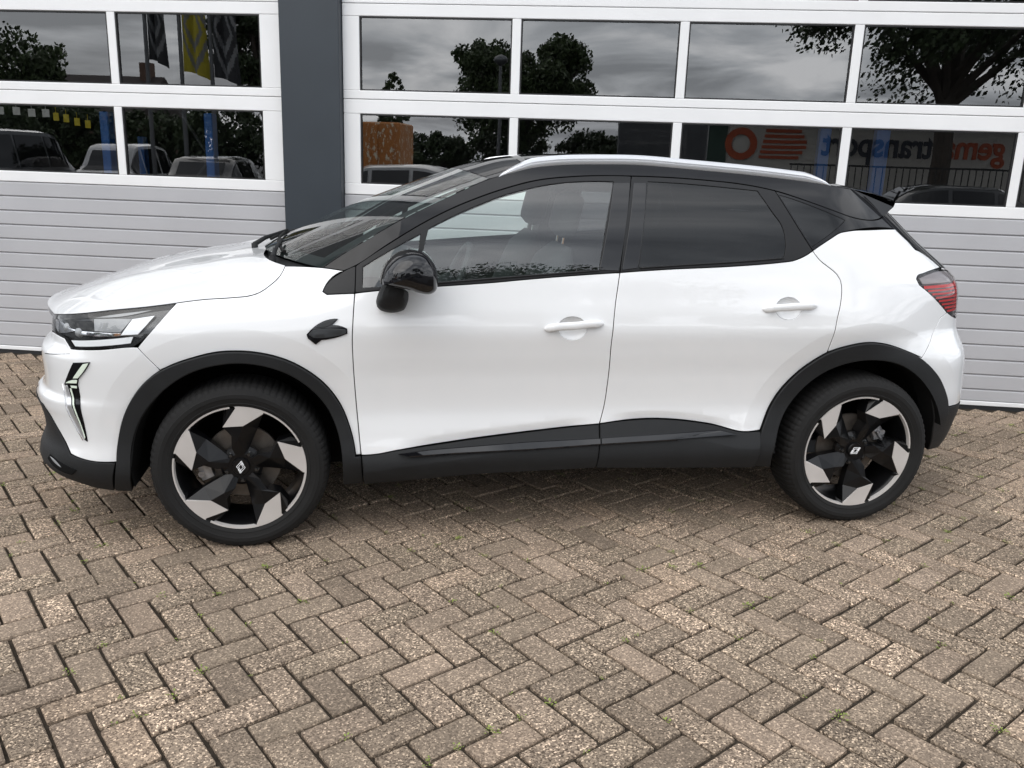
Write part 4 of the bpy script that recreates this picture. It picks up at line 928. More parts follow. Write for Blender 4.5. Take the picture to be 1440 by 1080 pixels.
db.add([(x, y, z) for y in (-.70, .70) for x, z in prof], [tuple(range(9))[::-1], tuple(range(9, 18))]+[(i, (i+1) % 9, 9+(i+1) % 9, 9+i) for i in range(9)]); dash = db.build('dashboard', M['cabin'], car)
st = MB(); nt = 36; rows = []
cx, cy, cz = .875, -.36, 1.005
for k in range(nt+1):
    a = 2*math.pi*k/nt; ring = []
    for j in range(9):
        b_ = 2*math.pi*j/8; r = .178+.016*math.cos(b_); h = .016*math.sin(b_); yy = r*math.cos(a); vv = r*math.sin(a); ti = rad(24)
        ring.append((cx+vv*math.sin(ti)*1+h*math.cos(ti), cy+yy, cz+vv*math.cos(ti)-h*math.sin(ti)))
    rows.append(ring)
st.grid(rows); st.tube([(cx, cy, cz), (.72, cy, .95)], [.05, .035], 10); st.tube([(cx, cy-.17, cz), (cx, cy+.17, cz)], .018, 8); st.build('steering_wheel', M['cabin'], car, smooth=True)
def seat(x, y, w, back_top=1.16, name='seat', rest=True):
    s = empty(name, (0, 0, 0), 0, car)
    def slab(nm, a, b, thick, width, mat, taper=1.0, n=9):
        a = np.array(a, float); b = np.array(b, float); d = (b-a)/np.linalg.norm(b-a); nn_ = np.array((d[1], -d[0])); rows = []
        for i in range(n):
            t = i/(n-1); e = max(.0, 1-abs(2*t-1)**6)**.5; c = a+(b-a)*t; ww = width*(1+(taper-1)*t)*(.72+.28*e); tt = thick*(.25+.75*e); ring = []
            for k in range(17):
                th = 2*math.pi*k/16; cx_, sx_ = math.cos(th), math.sin(th); u = math.copysign(abs(cx_)**.5, cx_)*ww; v = math.copysign(abs(sx_)**.6, sx_)*tt
                ring.append((x+c[0]+nn_[0]*v, y+u, c[1]+nn_[1]*v))
            rows.append(ring)
        mb = MB(); mb.grid(rows); mb.add(rows[0][:16], [tuple(range(16))]); mb.add(rows[-1][:16], [tuple(range(16))]); return mb.build(nm, mat, s, smooth=True)
    slab('cushion', (-.52, .58), (0.02, .52), .085, w, M['seat'], 1.0)
    slab('backrest', (0, .52), (.265, back_top+.02), .075, w, M['seat'], .86)
    if rest:
        slab('headrest', (.255, back_top+.055), (.30, back_top+.255), .052, .135, M['seat'], .85)
        mb = MB()
        for dy in (-.06, .06): mb.tube([(x+.25, y+dy, back_top-.02), (x+.265, y+dy, back_top+.09)], .007, 6)
        mb.build('headrest_posts', M['chrome'], s)
    return s
seat(1.10, -.36, .245); seat(1.10, .36, .245)
seat(1.98, 0, .60, 1.08, 'rear_seat', False)
for yy in (-.42, .42):
    mb = MB(); mb.box((2.235, yy-.11, 1.09), (2.32, yy+.11, 1.25), bev=.02); mb.build('rear_headrest', M['seat'], car)
for sgn in (-1, 1):
    mb = MB(); rows = []
    for z, xo, y in ((.95, 1.40, .775), (1.10, 1.42, .755), (1.25, 1.455, .70), (1.38, 1.50, .645), (1.47, 1.54, .60)):
        rows.append([(xo, sgn*y, z), (xo+.03, sgn*(y-.045), z), (xo+.17, sgn*(y-.045), z), (xo+.20, sgn*y, z)])
    mb.grid(rows); mb.build('pillar_lining', M['headliner' if False else 'cabin'], car)
mb = MB(); mb.box((2.75, -.60, .75), (2.8, .60, 1.30)); mb.build('boot_screen', M['dark'], car)
mm_ = MB(); mm_.box((.93, -.10, 1.355), (.955, .10, 1.415), bev=.01); mm_.build('rear_view_mirror', M['gloss'], car)

# ---- wheels
def pol(r, a, d): return (r*math.cos(rad(a)), d, r*math.sin(rad(a)))
def tyre_mesh():
    prof_c = [(.246, .020), (.251, .006), (.262, -.004), (.268, -.007), (.270, -.0055), (.285, -.0095), (.290, -.0115), (.3045, -.0115), (.3065, -.0095), (.322, -.003), (.333, .010), (.3405, .030), (.3435, .060), (.3440, .105), (.3435, .150), (.3405, .180), (.333, .200), (.300, .214), (.262, .212), (.246, .19)]
    n = 240; vs = []; fs = []; m = len(prof_c)
    for k in range(n):
        th = 2*math.pi*k/n; gr_ = (k % 3 == 0); c, s = math.cos(th), math.sin(th)
        for i, (r, h) in enumerate(prof_c):
            q = r-(.0035 if gr_ and i in (10, 11) else 0)-(.0015 if gr_ and i == 9 else 0)
            if 11 < i < 15 and gr_: q -= .004
            if q*1.0 > .3325 and s < -.9: q = min(q, .3332/max(-s, .9))          # flat where it stands
            vs.append((q*c, h, q*s))
    for k in range(n):
        k2 = (k+1) % n
        for i in range(m-1): fs.append((k*m+i, k*m+i+1, k2*m+i+1, k2*m+i))
    me = bpy.data.meshes.new('tyre'); me.from_pydata(vs, [], fs); me.update(); return me
TYRE = tyre_mesh()
def arc(r, a0, a1, d, n): return [pol(r, a0+(a1-a0)*i/(n-1), d) for i in range(n)]
def spoke_meshes():
    bk = MB(); sv = MB()
    V1, V2, V3 = pol(.181, 108.6, .001), pol(.1755, 84, .001), pol(.2405, 66.8, .001)
    rim_arc = arc(.2475, 66.8, 91.5, 0.0, 9)
    # bright turned facet
    face = [V1, V2, V3]+rim_arc
    sv.add(face, [tuple(range(len(face)))])
    sv.add(face+[(x, y+.006, z) for x, y, z in face], [(i, (i+1) % len(face), len(face)+(i+1) % len(face), len(face)+i) for i in range(len(face))])
    # black star arm
    rdg, rdh = pol(.120, 92.5, .002), pol(.050, 88, .026)
    L1, L2, L3 = pol(.137, 101.5, .0055), pol(.088, 110, .012), pol(.050, 112, .027)
    R1, R2, R3 = pol(.170, 66, .036), pol(.098, 66, .040), pol(.050, 66, .034)
    v1, v2, v3 = pol(.181, 108.6, .0042), pol(.1755, 84, .0036), pol(.2405, 66.8, .0042)
    bk.add([v1, v2, rdg, L1], [(0, 1, 2, 3)]); bk.add([L1, rdg, L2], [(0, 1, 2)]); bk.add([L2, rdg, rdh, L3], [(0, 1, 2, 3)])
    bk.add([v2, v3, R1, rdg], [(0, 1, 2), (0, 2, 3)]); bk.add([rdg, R1, R2], [(0, 1, 2)]); bk.add([rdg, R2, R3, rdh], [(0, 1, 2, 3)])
    # side walls down to the barrel
    lo = lambda p, d=.075: (p[0]*.99, d, p[2]*.99)
    for a, b in ((v3, R1), (R1, R2), (R2, R3), (L3, L2), (L2, L1), (L1, v1)): bk.add([a, b, lo(b), lo(a)], [(0, 1, 2, 3)])
    # dark blade between the turned facet and the neighbouring lip
    o1, o2, o3 = pol(.2475, 92.0, .004), pol(.2475, 98.5, .006), pol(.232, 104, .022)
    bk.add([v1, o1, o2, o3], [(0, 1, 2, 3)]); bk.add([v1, o3, lo(o3), lo(v1)], [(0, 1, 2, 3)]); bk.add([v3, pol(.2475, 66.8, .004), pol(.2475, 62, .02), pol(.23, 62, .04)], [(0, 1, 2, 3)])
    # thin bright lip running on from the facet
    lp = MB(); A0, A1 = 24.5, 67.5; nn_ = 14
    o = arc(.2535, A0, A1, .000, nn_); i_ = arc(.2475, A0, A1, .0005, nn_); i2 = arc(.2440, A0, A1, .016, nn_); o2_ = arc(.2555, A0, A1, .010, nn_)
    lp.grid([o2_, o, i_, i2]); lp.grid([arc(.2555, 67.5, 96, .010, 8), arc(.2535, 67.5, 92, 0, 8), arc(.2475, 67.5, 92, 0, 8)])
    return bk.mesh('spoke'), sv.mesh('turned_facet'), lp.mesh('rim_lip')
SPK, FAC, LIP = spoke_meshes()
for me, mt in ((TYRE, 'rubber'), (SPK, 'rimblack'), (FAC, 'machined'), (LIP, 'machined')): me.materials.append(M[mt])
mbb = MB(); mbb.lathe([(.2555, .004), (.2525, .012), (.2440, .018), (.238, .040), (.226, .075), (.222, .175), (.232, .19)], 96); BARREL = mbb.mesh('rim_barrel'); BARREL.materials.append(M['rimblack']); BARREL.polygons.foreach_set('use_smooth', [True]*len(BARREL.polygons))
mbb = MB(); mbb.lathe([(.0, .022), (.031, .022), (.033, .025), (.034, .032), (.052, .030), (.070, .036), (.082, .048), (.080, .075), (.0, .075)], 40); HUB = mbb.mesh('hub'); HUB.materials.append(M['rimblack'])
mbb = MB(); mbb.lathe([(.0, .0), (.0065, .0), (.0085, .004), (.0085, .010), (.012, .011), (.012, .016)], 6); NUT = mbb.mesh('wheel_bolt'); NUT.materials.append(M['lampback'])
mbb = MB(); mbb.lathe([(.062, .098), (.148, .098), (.150, .100), (.150, .110), (.148, .112), (.062, .112)], 72, closed=True); mbb.lathe([(.0, .076), (.060, .076), (.062, .098)], 40); DISC = mbb.mesh('brake_disc'); DISC.materials.append(M['disc'])
def emblem_mesh():
    mb = MB()
    def ribbon(path, w):
        for (x0, z0), (x1, z1) in zip(path[:-1], path[1:]):
            d = np.array((x1-x0, z1-z0)); d = d/np.linalg.norm(d); n_ = np.array((-d[1], d[0]))*w/2; e = d*w*.45
            q = [(x0-e[0]+n_[0], z0-e[1]+n_[1]), (x1+e[0]+n_[0], z1+e[1]+n_[1]), (x1+e[0]-n_[0], z1+e[1]-n_[1]), (x0-e[0]-n_[0], z0-e[1]-n_[1])]
            mb.prism([(x, 0, z) for x, z in q], (0, .002, 0))
    a, b, w = .0165, .0255, .0021
    ribbon([(.0035, -b+.003), (-a, 0.0), (0, b), (a*.55, b*.45)], w)
    ribbon([(-.0035, b-.003-.0), (a, 0.0), (0, -b), (-a*.55, -b*.45)], w)
    ribbon([(-a*.55, 0.0), (0, b*.55)], w); ribbon([(a*.55, 0), (0, -b*.55)], w); ribbon([(-a*.55, 0.0), (0.002, -b*.62)], w); ribbon([(a*.55, 0.0), (-0.002, b*.62)], w)
    return mb.mesh('emblem')
EMB = emblem_mesh(); EMB.materials.append(M['lampwhite'])
def caliper_mesh():
    mb = MB(); pts = []
    for a in np.linspace(150, 205, 8): pts.append((a))
    rows = [[pol(r, a, d) for r, d in ((.118, .092), (.122, .074), (.150, .070), (.172, .078), (.172, .125))] for a in pts]
    mb.grid(rows); mb.add(rows[0], [tuple(range(5))]); mb.add(rows[-1], [tuple(range(5))])
    for a in (160, 195): mb.tube([pol(.163, a, .066), pol(.163, a, .10)], .013, 10)
    mb.tube([pol(.170, 142, .085), pol(.150, 150, .07), pol(.14, 168, .066)], .008, 6)
    return mb.mesh('brake_caliper')
CALI = caliper_mesh(); CALI.materials.append(M['caliper'])
def put(name, me, parent, loc=(0, 0, 0), rot=(0, 0, 0)):
    o = bpy.data.objects.new(name, me); COL.objects.link(o); o.parent = parent; o.location = loc; o.rotation_euler = rot; return o
def wheel(X, near, turn, cap, cal):
    w = empty('wheel', (X, -.862 if near else .862, .3335), 0 if near else math.pi, car)
    put('tyre', TYRE, w); put('rim_barrel', BARREL, w); put('brake_disc', DISC, w, (0, -.004, 0)); put('hub', HUB, w)
    put('brake_caliper', CALI, w, (0, -.004, 0), (0, -rad(cal), 0))
    for k in range(5):
        a = -rad(72*k+turn)
        put('spoke', SPK, w, rot=(0, a, 0)); put('turned_facet', FAC, w, rot=(0, a, 0)); put('rim_lip', LIP, w, rot=(0, a, 0))
        th = rad(72*k+turn+57.5); put('wheel_bolt', NUT, w, (.0585*math.cos(th), .024, .0585*math.sin(th)))
    put('emblem', EMB, w, (0, .0195, 0), (0, -rad(cap), 0))
wheel(0.0, True, 0, -8, 0); wheel(2.639, True, -22, -60, -135); wheel(0.0, False, 10, 20, 180); wheel(2.639, False, 33, 0, 45)

# ================================================================== the yard opposite (seen in the panes and in the car's paint)
def wallray(px, D):
    """not used"""
M['leaf'] = plain('leaf green', (.046, .070, .022), .6, noise=.35, nscale=1.2); M['leaf2'] = plain('darker leaf green', (.036, .056, .019), .6, noise=.35, nscale=1.0)
M['bark'] = plain('bark', (.055, .045, .036), .9, noise=.3, nscale=6)
def tree(x, y, h, rx, trunk_h, trunk_r, label, seed, n=2600, leaf=.22, mat='leaf', rz=None, group='trees across the road', category='tree'):
    r = random.Random(seed); t = tag(empty('tree', (x, y, -.09)), label, category, group)
    tb = MB(); top = Vector((r.uniform(-.2, .2), r.uniform(-.2, .2), trunk_h)); rz = rz or (h-trunk_h)/2; cz = h-rz
    tb.tube([(0, 0, 0), (.03, .02, trunk_h*.5), tuple(top), (0, 0, cz+rz*.4)], [trunk_r*1.25, trunk_r, trunk_r*.85, trunk_r*.2], 10)
    tips = []
    for k in range(11):
        a = 2*math.pi*k/11+r.uniform(-.3, .3); el = r.uniform(-.35, .9); L = r.uniform(.62, .95)
        e = Vector((math.cos(a)*rx*L*math.cos(el), math.sin(a)*rx*L*math.cos(el), cz+rz*math.sin(el)*L)); s = top*r.uniform(.8, 1.05); m = s.lerp(e, .5)+Vector((0, 0, r.uniform(0, .12)*rx))
        tb.tube([tuple(s), tuple(m), tuple(e)], [trunk_r*.5, trunk_r*.28, trunk_r*.08], 7); tips += [e, m.lerp(e, .5)]
    tb.build('trunk', M['bark'], t)
    cl = []
    for k in range(74):
        while True:
            p = Vector((r.uniform(-1, 1), r.uniform(-1, 1), r.uniform(-1, 1)))
            if .35 < p.length < 1: break
        cl.append((Vector((p.x*rx*.92, p.y*rx*.92, cz+p.z*rz*.92)), r.uniform(.10, .24)*rx))
    cl += [(e, r.uniform(.10, .18)*rx) for e in tips]
    lb = MB()
    for k in range(n):
        c, R = r.choice(cl); d = Vector((r.gauss(0, 1), r.gauss(0, 1), r.gauss(0, .8))); d = d.normalized()*R*r.random()**.45; p = c+d
        if p.z < trunk_h*.62: continue
        nrm = Vector((r.gauss(0, 1), r.gauss(0, 1), r.gauss(0, 1))).normalized(); a = nrm.orthogonal().normalized(); b_ = nrm.cross(a); L = leaf*r.uniform(.6, 1.3)
        lb.add([tuple(p-a*L), tuple(p+b_*L*.55), tuple(p+a*L), tuple(p-b_*L*.55)], [(0, 1, 2, 3)])
    lb.build('crown', M[mat], t, fix=False)
    return t
tree(-11.0, -30.1, 7.5, 3.5, 2.2, .22, 'round leafy tree mirrored behind the street lamp in the right door', 3, 34000, .10)
tree(5.9, -24.6, 11.4, 6.9, 4.3, .31, 'big spreading tree with a thick trunk mirrored at the far right panes', 4, 56000, .09, 'leaf2', rz=3.7)
tree(-15.5, -18.0, 9.5, 2.2, 2.6, .25, 'tall dark tree standing right behind the three flags', 6, 18000, .10, 'leaf2')
tree(-33.4, -22.6, 6.6, 3.4, 2.0, .2, 'bushy tree mirrored at the left edge of the left door', 8, 11000, .13)
tree(-30.0, -52.0, 8.2, 1.3, 2.0, .15, 'slim small tree rising far off above the hedge', 9, 3500, .14)
tree(16.0, -27.0, 8.0, 3.6, 2.2, .25, 'leafy tree past the far end of the transport hall', 10, 6000, .2)
for k, (x, y, h, w) in enumerate([(-22, -36, 3.4, 4.2), (-17.5, -35, 3.0, 3.2), (-13.2, -34.5, 3.5, 3.6), (-8.5, -33.5, 3.1, 3.2)]):
    tree(x, y, h, w*.62, .4, .1, ['widest bush of the dark hedge line across the road', 'second bush of the dark hedge line, lower than its neighbours', 'tall bush of the dark hedge line under the round tree', 'last bush of the dark hedge line beside the transport hall'][k], 20+k, 9000, .10, 'leaf2', group='hedge line across the road', category='bush')

for k, (x, y, h, w) in enumerate([(-36.5, -17.5, 3.6, 3.6), (-32.5, -19.2, 3.2, 3.4), (-28.6, -20.6, 3.8, 3.5), (-24.8, -21.8, 3.3, 3.4), (-21.2, -22.6, 3.6, 3.2), (-17.8, -23.4, 3.3, 3.2)]):
    tree(x, y, h, w*.66, .4, .1, ['dark bush at the far left end of the hedge behind the yard', 'second dark bush of the hedge behind the yard', 'tallest dark bush of the hedge behind the yard, right of the low house', 'lower dark bush of the hedge behind the leftmost flag', 'dark bush of the hedge behind the yellow flag', 'dark bush ending the hedge behind the third flag'][k], 40+k, 9000, .10, 'leaf2', group='hedge behind the yard', category='bush')

# ---- transport hall with its sign
M['hall'] = plain('pale hall cladding', (.46, .44, .40), .7, noise=.08, nscale=.8); M['hallroof'] = plain('grey hall roof', (.12, .12, .12), .7); M['green'] = plain('dark green shutter', (.02, .05, .035), .6)
M['orange'] = plain('orange sign paint', (.38, .065, .015), .5); M['signdark'] = plain('dark sign paint', (.02, .024, .035), .5)
def hallbox():
    t = tag(empty('transport_hall', (3.1, -30.35, -.09), WALL_A*.98), 'pale transport company hall with an orange and black name sign, mirrored in the right door', 'building')
    mb = MB(); mb.box((-6.6, -12, 0), (13.0, 0, 3.45)); mb.build('wall', M['hall'], t)
    mb = MB(); rows = []
    for x in (-7.0, 13.4): rows.append([(x, .35, 3.46), (x, -2.0, 3.66), (x, -6.0, 3.85), (x, -10, 3.66), (x, -12.3, 3.46)])
    mb.grid(rows); mb.add(rows[0], [tuple(range(5))]); mb.add(rows[1], [tuple(range(5))]); mb.build('roof', M['hallroof'], t)
    mb = MB(); mb.box((-6.3, .003, 0), (-4.9, .06, 3.3)); mb.build('door', M['green'], t)
    def word(s, x, z, size, mat, wscale=1.0):
        cu = bpy.data.curves.new('lettering', 'FONT'); cu.body = s; cu.size = size; cu.extrude = .02; cu.align_x = 'LEFT'; cu.offset = size*.022; cu.materials.append(mat)
        tmp = bpy.data.objects.new('lettering_curve', cu); COL.objects.link(tmp); bpy.context.view_layer.update(); me = bpy.data.meshes.new_from_object(tmp.evaluated_get(bpy.context.evaluated_depsgraph_get())); bpy.data.objects.remove(tmp)
        o = bpy.data.objects.new('lettering', me); COL.objects.link(o); o.parent = t; o.location = (x, .03, z); o.rotation_euler = (math.pi/2, 0, math.pi); o.scale = (wscale, 1, 1)
        return o
    word('gema', 5.78, 2.22, 1.34, M['orange'], .86); word('transport', 3.02, 2.22, 1.34, M['signdark'], .82)
    mb = MB(); rows = []
    for a in np.linspace(0, 2*math.pi, 33): rows.append([(-4.35+1.0*0+.62*math.cos(a)*s-.16*math.sin(a)*0, .02, 2.55+.62*math.sin(a)*s) for s in (1.0, .58)])
    mb.grid(rows); mb.grid([[(x, .07, z) for x, _, z in r_] for r_ in rows]); mb.build('logo_ring', M['orange'], t)
    for k in range(6):
        mb = MB(); z = 2.02+.20*k; mb.box((-3.62+.04*k, .003, z), (-1.75-.12*abs(k-2.5), .05, z+.12)); mb.build('logo_stripe', M['orange'], t)
    return t
hallbox()
def prism_house(x, y, rz, w, d, eave, ridge, label):
    t = tag(empty('house', (x, y, -.09), rz), label, 'house'); mb = MB(); mb.box((-w/2, -d/2, 0), (w/2, d/2, eave)); mb.build('wall', M['brickwall'], t)
    mb = MB(); rf = [(-w/2-.3, -d/2-.3, eave), (-w/2-.3, 0, ridge), (-w/2-.3, d/2+.3, eave), (w/2+.3, -d/2-.3, eave), (w/2+.3, 0, ridge), (w/2+.3, d/2+.3, eave)]
    mb.add(rf, [(0, 1, 4, 3), (1, 2, 5, 4), (0, 2, 1), (3, 4, 5), (0, 3, 5, 2)]); roof = mb.build('roof', M['rooftile'], t)
    mb = MB(); mb.box((w/2-1.4, -.4, ridge-.6), (w/2-.6, .4, ridge+.95)); mb.build('chimney', M['brickwall'], roof)
    for k in range(3):
        mb = MB(); mb.box((-w/2+1+k*(w-3)/2, d/2+.003, .9), (-w/2+2.2+k*(w-3)/2, d/2+.06, 2.3)); mb.build('window', M['gloss'], t)
    return t
M['brickwall'] = plain('brown brick', (.11, .065, .045), .85, noise=.2, nscale=3); M['rooftile'] = plain('dark roof tile', (.045, .035, .032), .8)
prism_house(-51.8, -45.5, rad(-16), 9.5, 8, 3.4, 6.9, 'low brown house with a chimney behind the flags')
# ---- street lamp
M['galv'] = plain('galvanised steel', (.14, .145, .15), .5, metal=.6)
t = tag(empty('street_lamp', (-7.2, -18.65, -.09)), 'grey street lamp in front of the round tree', 'street lamp')
mb = MB(); mb.tube([(0, 0, 0), (0, 0, 4.45)], [.07, .045], 10); mb.build('pole', M['galv'], t)
mb = MB(); mb.lathe([(0, 4.78), (.16, 4.72), (.24, 4.62), (.22, 4.56), (.06, 4.44), (0, 4.44)], 20, axis='z'); mb.build('lamp_head', M['galv'], t, smooth=True)
# ---- flags
M['flagdark'] = plain('charcoal flag cloth', (.03, .032, .035), .8); M['flaggrey'] = plain('grey flag print', (.20, .205, .21), .8); M['flagyellow'] = plain('yellow flag cloth', (.42, .36, .03), .8)
for (x, y), cloth, mark, lab, zb, ww in (((-12.05, -9.05), 'flagdark', 'flaggrey', 'charcoal flag with grey bands, leftmost of the three', 3.60, .42), ((-11.27, -9.27), 'flagyellow', 'flaggrey', 'yellow flag with grey chevrons between two dark flags', 3.36, .62), ((-10.57, -9.47), 'flagdark', 'flaggrey', 'dark flag with pale chevrons standing before the tall dark tree', 3.25, .62)):
    t = tag(empty('flag_pole', (x, y, -.09)), 'tall grey pole carrying the '+lab.split(',')[0].replace(' standing before the tall dark tree', ' before the tall dark tree'), 'flag pole', 'flag poles in the yard')
    mb = MB(); mb.tube([(0, 0, 0), (0, 0, 6.3)], [.055, .04], 10); mb.build('mast', M['galv'], t); mb = MB(); mb.lathe([(0, 6.36), (.05, 6.34), (.05, 6.28), (0, 6.26)], 12, axis='z'); mb.build('finial', M['galv'], t)
    nx_, nz_ = 26, 70; L = ww; H = 6.1-zb; mb = MB(); rows = []
    for i in range(nz_+1):
        v = i/nz_; row = []
        for j in range(nx_+1):
            u = j/nx_; w_ = .10*math.sin(u*9+v*2.2)*(.25+u)+.04*math.sin(u*17-v*3); row.append((.06+u*L*(1-.12*math.sin(v*3)), w_, 6.1-H*v-.28*u*u*(1-v*.3)+.0))
        rows.append(row)
    mb.grid(rows)
    for i in range(nz_):
        for j in range(nx_):
            u, v = (j+.5)/nx_, (i+.5)/nz_; q = (abs(u-.5)*1.15+((v*2.6) % 1.0)*.0+v*2.2) % 1.1; d = abs(v-.62)*1.6+abs(u-.5)
            d2 = abs((v-.55)*1.5)-(.46-u*.55) if True else 0
            mb.mi[i*nx_+j] = 1 if (.30 < d < .42 or .56 < d < .68) else 0
    f = mb.build('flag', [M[cloth], M[mark]], None, smooth=True, fix=False); f.location = (x, y, -.09); f.rotation_euler = (0, 0, rad(-16)); tag(f, lab, 'flag', 'flags in the yard')

# ---- weathered orange container and the railing
m, t_, b_ = new_mat('flaking orange paint'); gN = t_.nodes.new('ShaderNodeNewGeometry'); n1 = t_.nodes.new('ShaderNodeTexNoise'); n1.inputs['Scale'].default_value = 16; n1.inputs['Detail'].default_value = 8; n1.inputs['Roughness'].default_value = .7
mp = t_.nodes.new('ShaderNodeMapping'); mp.inputs['Scale'].default_value = (1.2, 1.2, .55); t_.links.new(gN.outputs['Position'], mp.inputs[0]); t_.links.new(mp.outputs[0], n1.inputs['Vector'])
rp = t_.nodes.new('ShaderNodeValToRGB'); rp.color_ramp.interpolation = 'CONSTANT'; rp.color_ramp.elements[0].color = (.50, .19, .045, 1); rp.color_ramp.elements[1].position = .555; rp.color_ramp.elements[1].color = (.74, .68, .54, 1)
t_.links.new(n1.outputs[0], rp.inputs[0]); t_.links.new(rp.outputs[0], b_.inputs['Base Color']); b_.inputs['Roughness'].default_value = .7; M['flake'] = m
t = tag(empty('waste_container', (-5.30, -7.75, -.0), WALL_A), 'weathered orange steel container with flaking paint behind the pale car', 'container')
mb = MB(); mb.box((-.95, -1.2, .22), (.55, 0, 2.16), bev=.03); mb.build('body', M['flake'], t)
for k in range(4):
    mb = MB(); x = -.9+k*.46; mb.box((x, .003, .24), (x+.09, .05, 2.1), bev=.01); mb.build('rib', M['flake'], t)
mb = MB(); mb.box((-.95, -1.2, 0.0), (.55, .06, .20)); mb.build('skid', M['seal'], t)
t = tag(empty('railing', (5.4, -14.0, -.09), WALL_A), 'black metal bar railing in front of the transport hall', 'fence')
mb = MB(); mb.box((-3.4, -.02, 1.72), (3.4, .02, 1.76)); mb.box((-3.4, -.02, .25), (3.4, .02, .29)); mb.build('rail', M['satin'], t)
for k in range(49):
    mb = MB(); x = -3.36+k*.14; mb.box((x-.009, -.009, 0), (x+.009, .009, 1.719)); mb.build('bar', M['satin'], t)

# ---- parked cars: sections lofted along the length
def parked(x, y, rz, kind, paint, label, L=4.2, W=1.75, H=1.5):
    t = tag(empty('parked_car', (x, y, -.09), rz), label, 'car', 'cars parked in the yard')
    if kind == 'van': top = [(0, .75), (.04, .95), (.18, 1.0), (.34, H-.06), (.42, H), (.9, H), (.975, H-.08), (1, .8)]
    else: top = [(0, .62), (.03, .72), (.22, .90), (.40, H-.07), (.52, H), (.74, H-.03), (.92, .98), (.985, .90), (1, .66)]
    ft_ = pchip([a for a, _ in top], [b for _, b in top]); belt = .92 if kind != 'van' else 1.02; rows = []
    for i in range(41):
        u = i/40; z1 = float(ft_(u)); end = min(1, (u/.06))**.5*min(1, (1-u)/.05)**.5; w = W/2*(.80+.20*end); wt = w*(.74 if z1 > belt+.15 else .90); X = (u-.5)*L; zb = min(belt, z1-.06)
        rows.append([(X, -w*.92, .24), (X, -w, .45), (X, -w*.995, zb*.8), (X, -w*.95, zb), (X, -wt, z1-.05), (X, -wt*.75, z1), (X, wt*.75, z1), (X, wt, z1-.05), (X, w*.95, zb), (X, w*.995, zb*.8), (X, w, .45), (X, w*.92, .24)])
    mb = MB(); mb.grid(rows); mb.add(rows[0], [tuple(range(12))]); mb.add(rows[-1], [tuple(range(12))]); mb.add([rows[i][k] for i in (0, 40) for k in (0, 11)], [(0, 1, 3, 2)]); o = mb.build('body', paint, t); smooth_by_angle(o, 40)
    spans = ((.36, .52), (.54, .72), (.74, .86)) if kind != 'van' else ((.28, .44), (.46, .70), (.72, .92))
    for sgn in (0, 1):
        for a, b in spans:
            rr = []
            for u in np.linspace(a, b, 7):
                z1 = float(ft_(u)); i = u*40; i0 = int(i); q = np.array(rows[i0])*(1-(i-i0))+np.array(rows[min(i0+1, 40)])*(i-i0); p0, p1 = (q[3], q[4]) if not sgn else (q[8], q[7])
                n_ = np.array((0, -.012 if not sgn else .012, .004)); rr.append([tuple(p0*.93+p1*.07+n_), tuple(p0*.10+p1*.90+n_)])
            mb = MB(); mb.grid(rr); mb.build('side_window', M['gloss'], t)
    for (a, b, nm) in ((.245, .385, 'windscreen'), (.80, .90, 'rear_window')) if kind != 'van' else ((.19, .33, 'windscreen'), (.965, .99, 'rear_window')):
        rr = []
        for u in np.linspace(a, b, 5):
            i = u*40; i0 = int(i); q = np.array(rows[i0])*(1-(i-i0))+np.array(rows[min(i0+1, 40)])*(i-i0); n_ = np.array((-.006 if nm == 'windscreen' else .006, 0, .014)); rr.append([tuple(q[5]+n_), tuple(q[6]+n_)])
        mb = MB(); mb.grid(rr); mb.build(nm, M['gloss'], t)
    for X in (-.31*L, .30*L):
        for sgn in (-1, 1):
            mb = MB(); mb.lathe([(0, -.01), (.20, -.015), (.215, .0), (.30, -.01), (.32, .02), (.32, .18), (.0, .18)], 28); wh = mb.build('wheel', M['rubber'], t); wh.location = (X, -sgn*W/2*1.0, .32); wh.rotation_euler = (0, 0, 0 if sgn > 0 else math.pi)
            mb = MB(); mb.lathe([(0, -.022), (.16, -.02), (.205, -.008)], 20); hb = mb.build('rim', M['silver'], wh)
    for sgn in (-1, 1):
        mb = MB(); mb.box((-L*.492, sgn*W*.37-.13, .60), (-L*.475, sgn*W*.37+.13, .70), bev=.01); mb.build('headlight', M['lampgrey'], t)
        mb = MB(); mb.box((L*.475, sgn*W*.38-.11, .74), (L*.494, sgn*W*.38+.11, .88), bev=.01); mb.build('tail_light', M['red'], t)
    return t
M['carblack'] = plain('black car paint', (.012, .012, .013), .3, coat=1); M['cargrey'] = plain('dark grey car paint', (.05, .052, .056), .3, metal=.3, coat=1); M['carpale'] = plain('pale car paint', (.40, .40, .40), .35, coat=1)
parked(-16.2, -8.6, rad(74), 'van', M['cargrey'], 'dark grey van parked at the left end of the yard', 4.4, 1.8, 1.95)
parked(-14.6, -11.0, rad(74), 'car', M['carpale'], 'pale hatchback parked beside the dark grey van', 4.0, 1.72, 1.72)
parked(-10.0, -8.9, rad(66), 'car', M['carblack'], 'black hatchback parked under the middle of the three flags', 4.1, 1.74, 1.50)
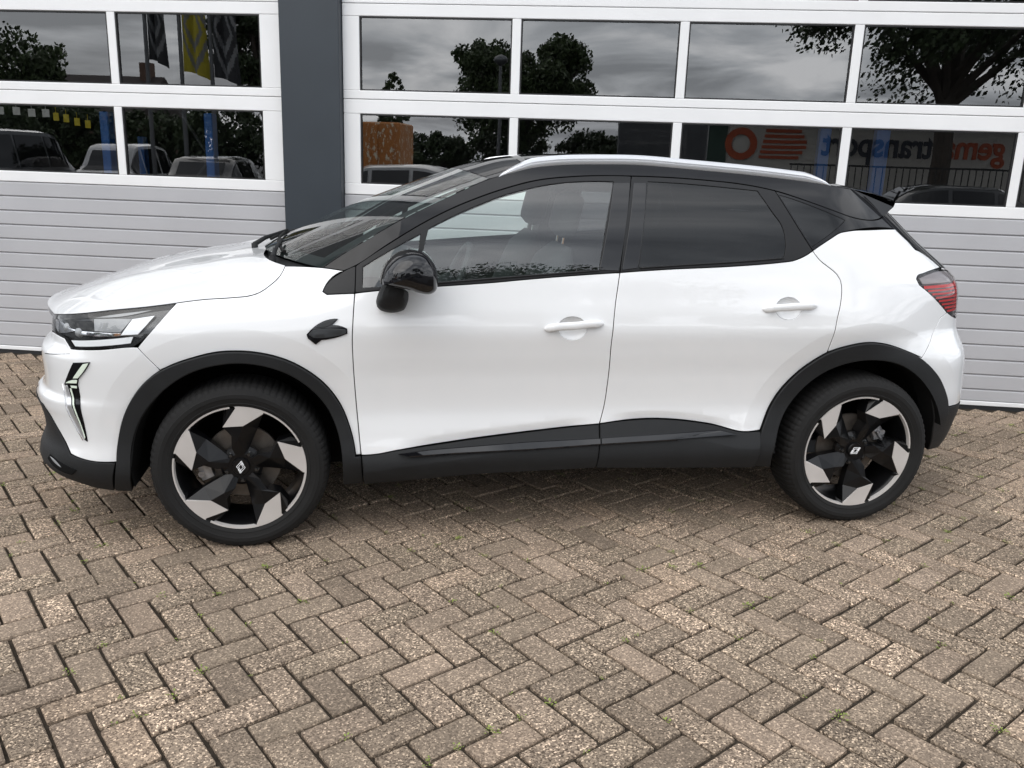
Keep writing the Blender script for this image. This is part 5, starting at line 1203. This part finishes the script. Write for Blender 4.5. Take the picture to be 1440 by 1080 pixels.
parked(-7.9, -10.4, rad(68), 'car', M['cargrey'], 'dark grey hatchback next to the black one', 4.2, 1.74, 1.50)
parked(-3.9, -8.1, rad(-12), 'car', M['carpale'], 'pale hatchback parked in front of the orange container', 3.7, 1.66, 1.53) if False else parked(-3.75, -7.0, rad(164), 'car', M['carpale'], 'pale hatchback parked in front of the orange container', 3.7, 1.66, 1.50)
parked(5.0, -12.4, rad(-16), 'car', M['carblack'], 'black car parked before the bar railing', 4.3, 1.75, 1.42)
# cab of a lorry beside the hall
t = tag(empty('lorry', (-3.2, -22.4, -.09), rad(74)), 'dark red and black lorry cab parked left of the transport hall', 'lorry')
mb = MB(); rows = []
for x, z0, z1 in ((-1.1, .5, 2.3), (-1.05, .5, 2.75), (-.7, .5, 3.0), (.9, .5, 3.05), (1.0, .5, 2.9)): rows.append([(x, -1.05, z0), (x, -1.1, 1.4), (x, -1.05, z1-.1), (x, -.9, z1), (x, .9, z1), (x, 1.05, z1-.1), (x, 1.1, 1.4), (x, 1.05, z0)])
mb.grid(rows); mb.add(rows[0], [tuple(range(8))]); mb.add(rows[-1], [tuple(range(8))]); M['lorryred'] = plain('dark red lorry paint', (.10, .02, .015), .35, coat=1); mb.build('cab', M['lorryred'], t)
mb = MB(); mb.box((-1.13, -.95, 1.55), (-1.07, .95, 2.45), bev=.02); mb.build('windscreen', M['gloss'], t)
for sgn in (-1, 1):
    mb = MB(); mb.box((-.75, sgn*1.085-.02, 1.55), (.15, sgn*1.085+.02, 2.4), bev=.01); mb.build('side_window', M['gloss'], t)
    mb = MB(); mb.lathe([(0, -.01), (.28, -.02), (.48, -.01), (.5, .03), (.5, .28), (0, .28)], 28); w_ = mb.build('wheel', M['rubber'], t); w_.location = (0, sgn*1.08, .5); w_.rotation_euler = (0, 0, math.pi if sgn > 0 else 0)
mb = MB(); mb.box((-1.0, -.9, .35), (6.5, .9, .8)); mb.build('chassis', M['seal'], t)
mb = MB(); mb.box((1.2, -1.2, .9), (6.5, 1.2, 3.2), bev=.03); mb.build('load_box', M['cargrey'], t)
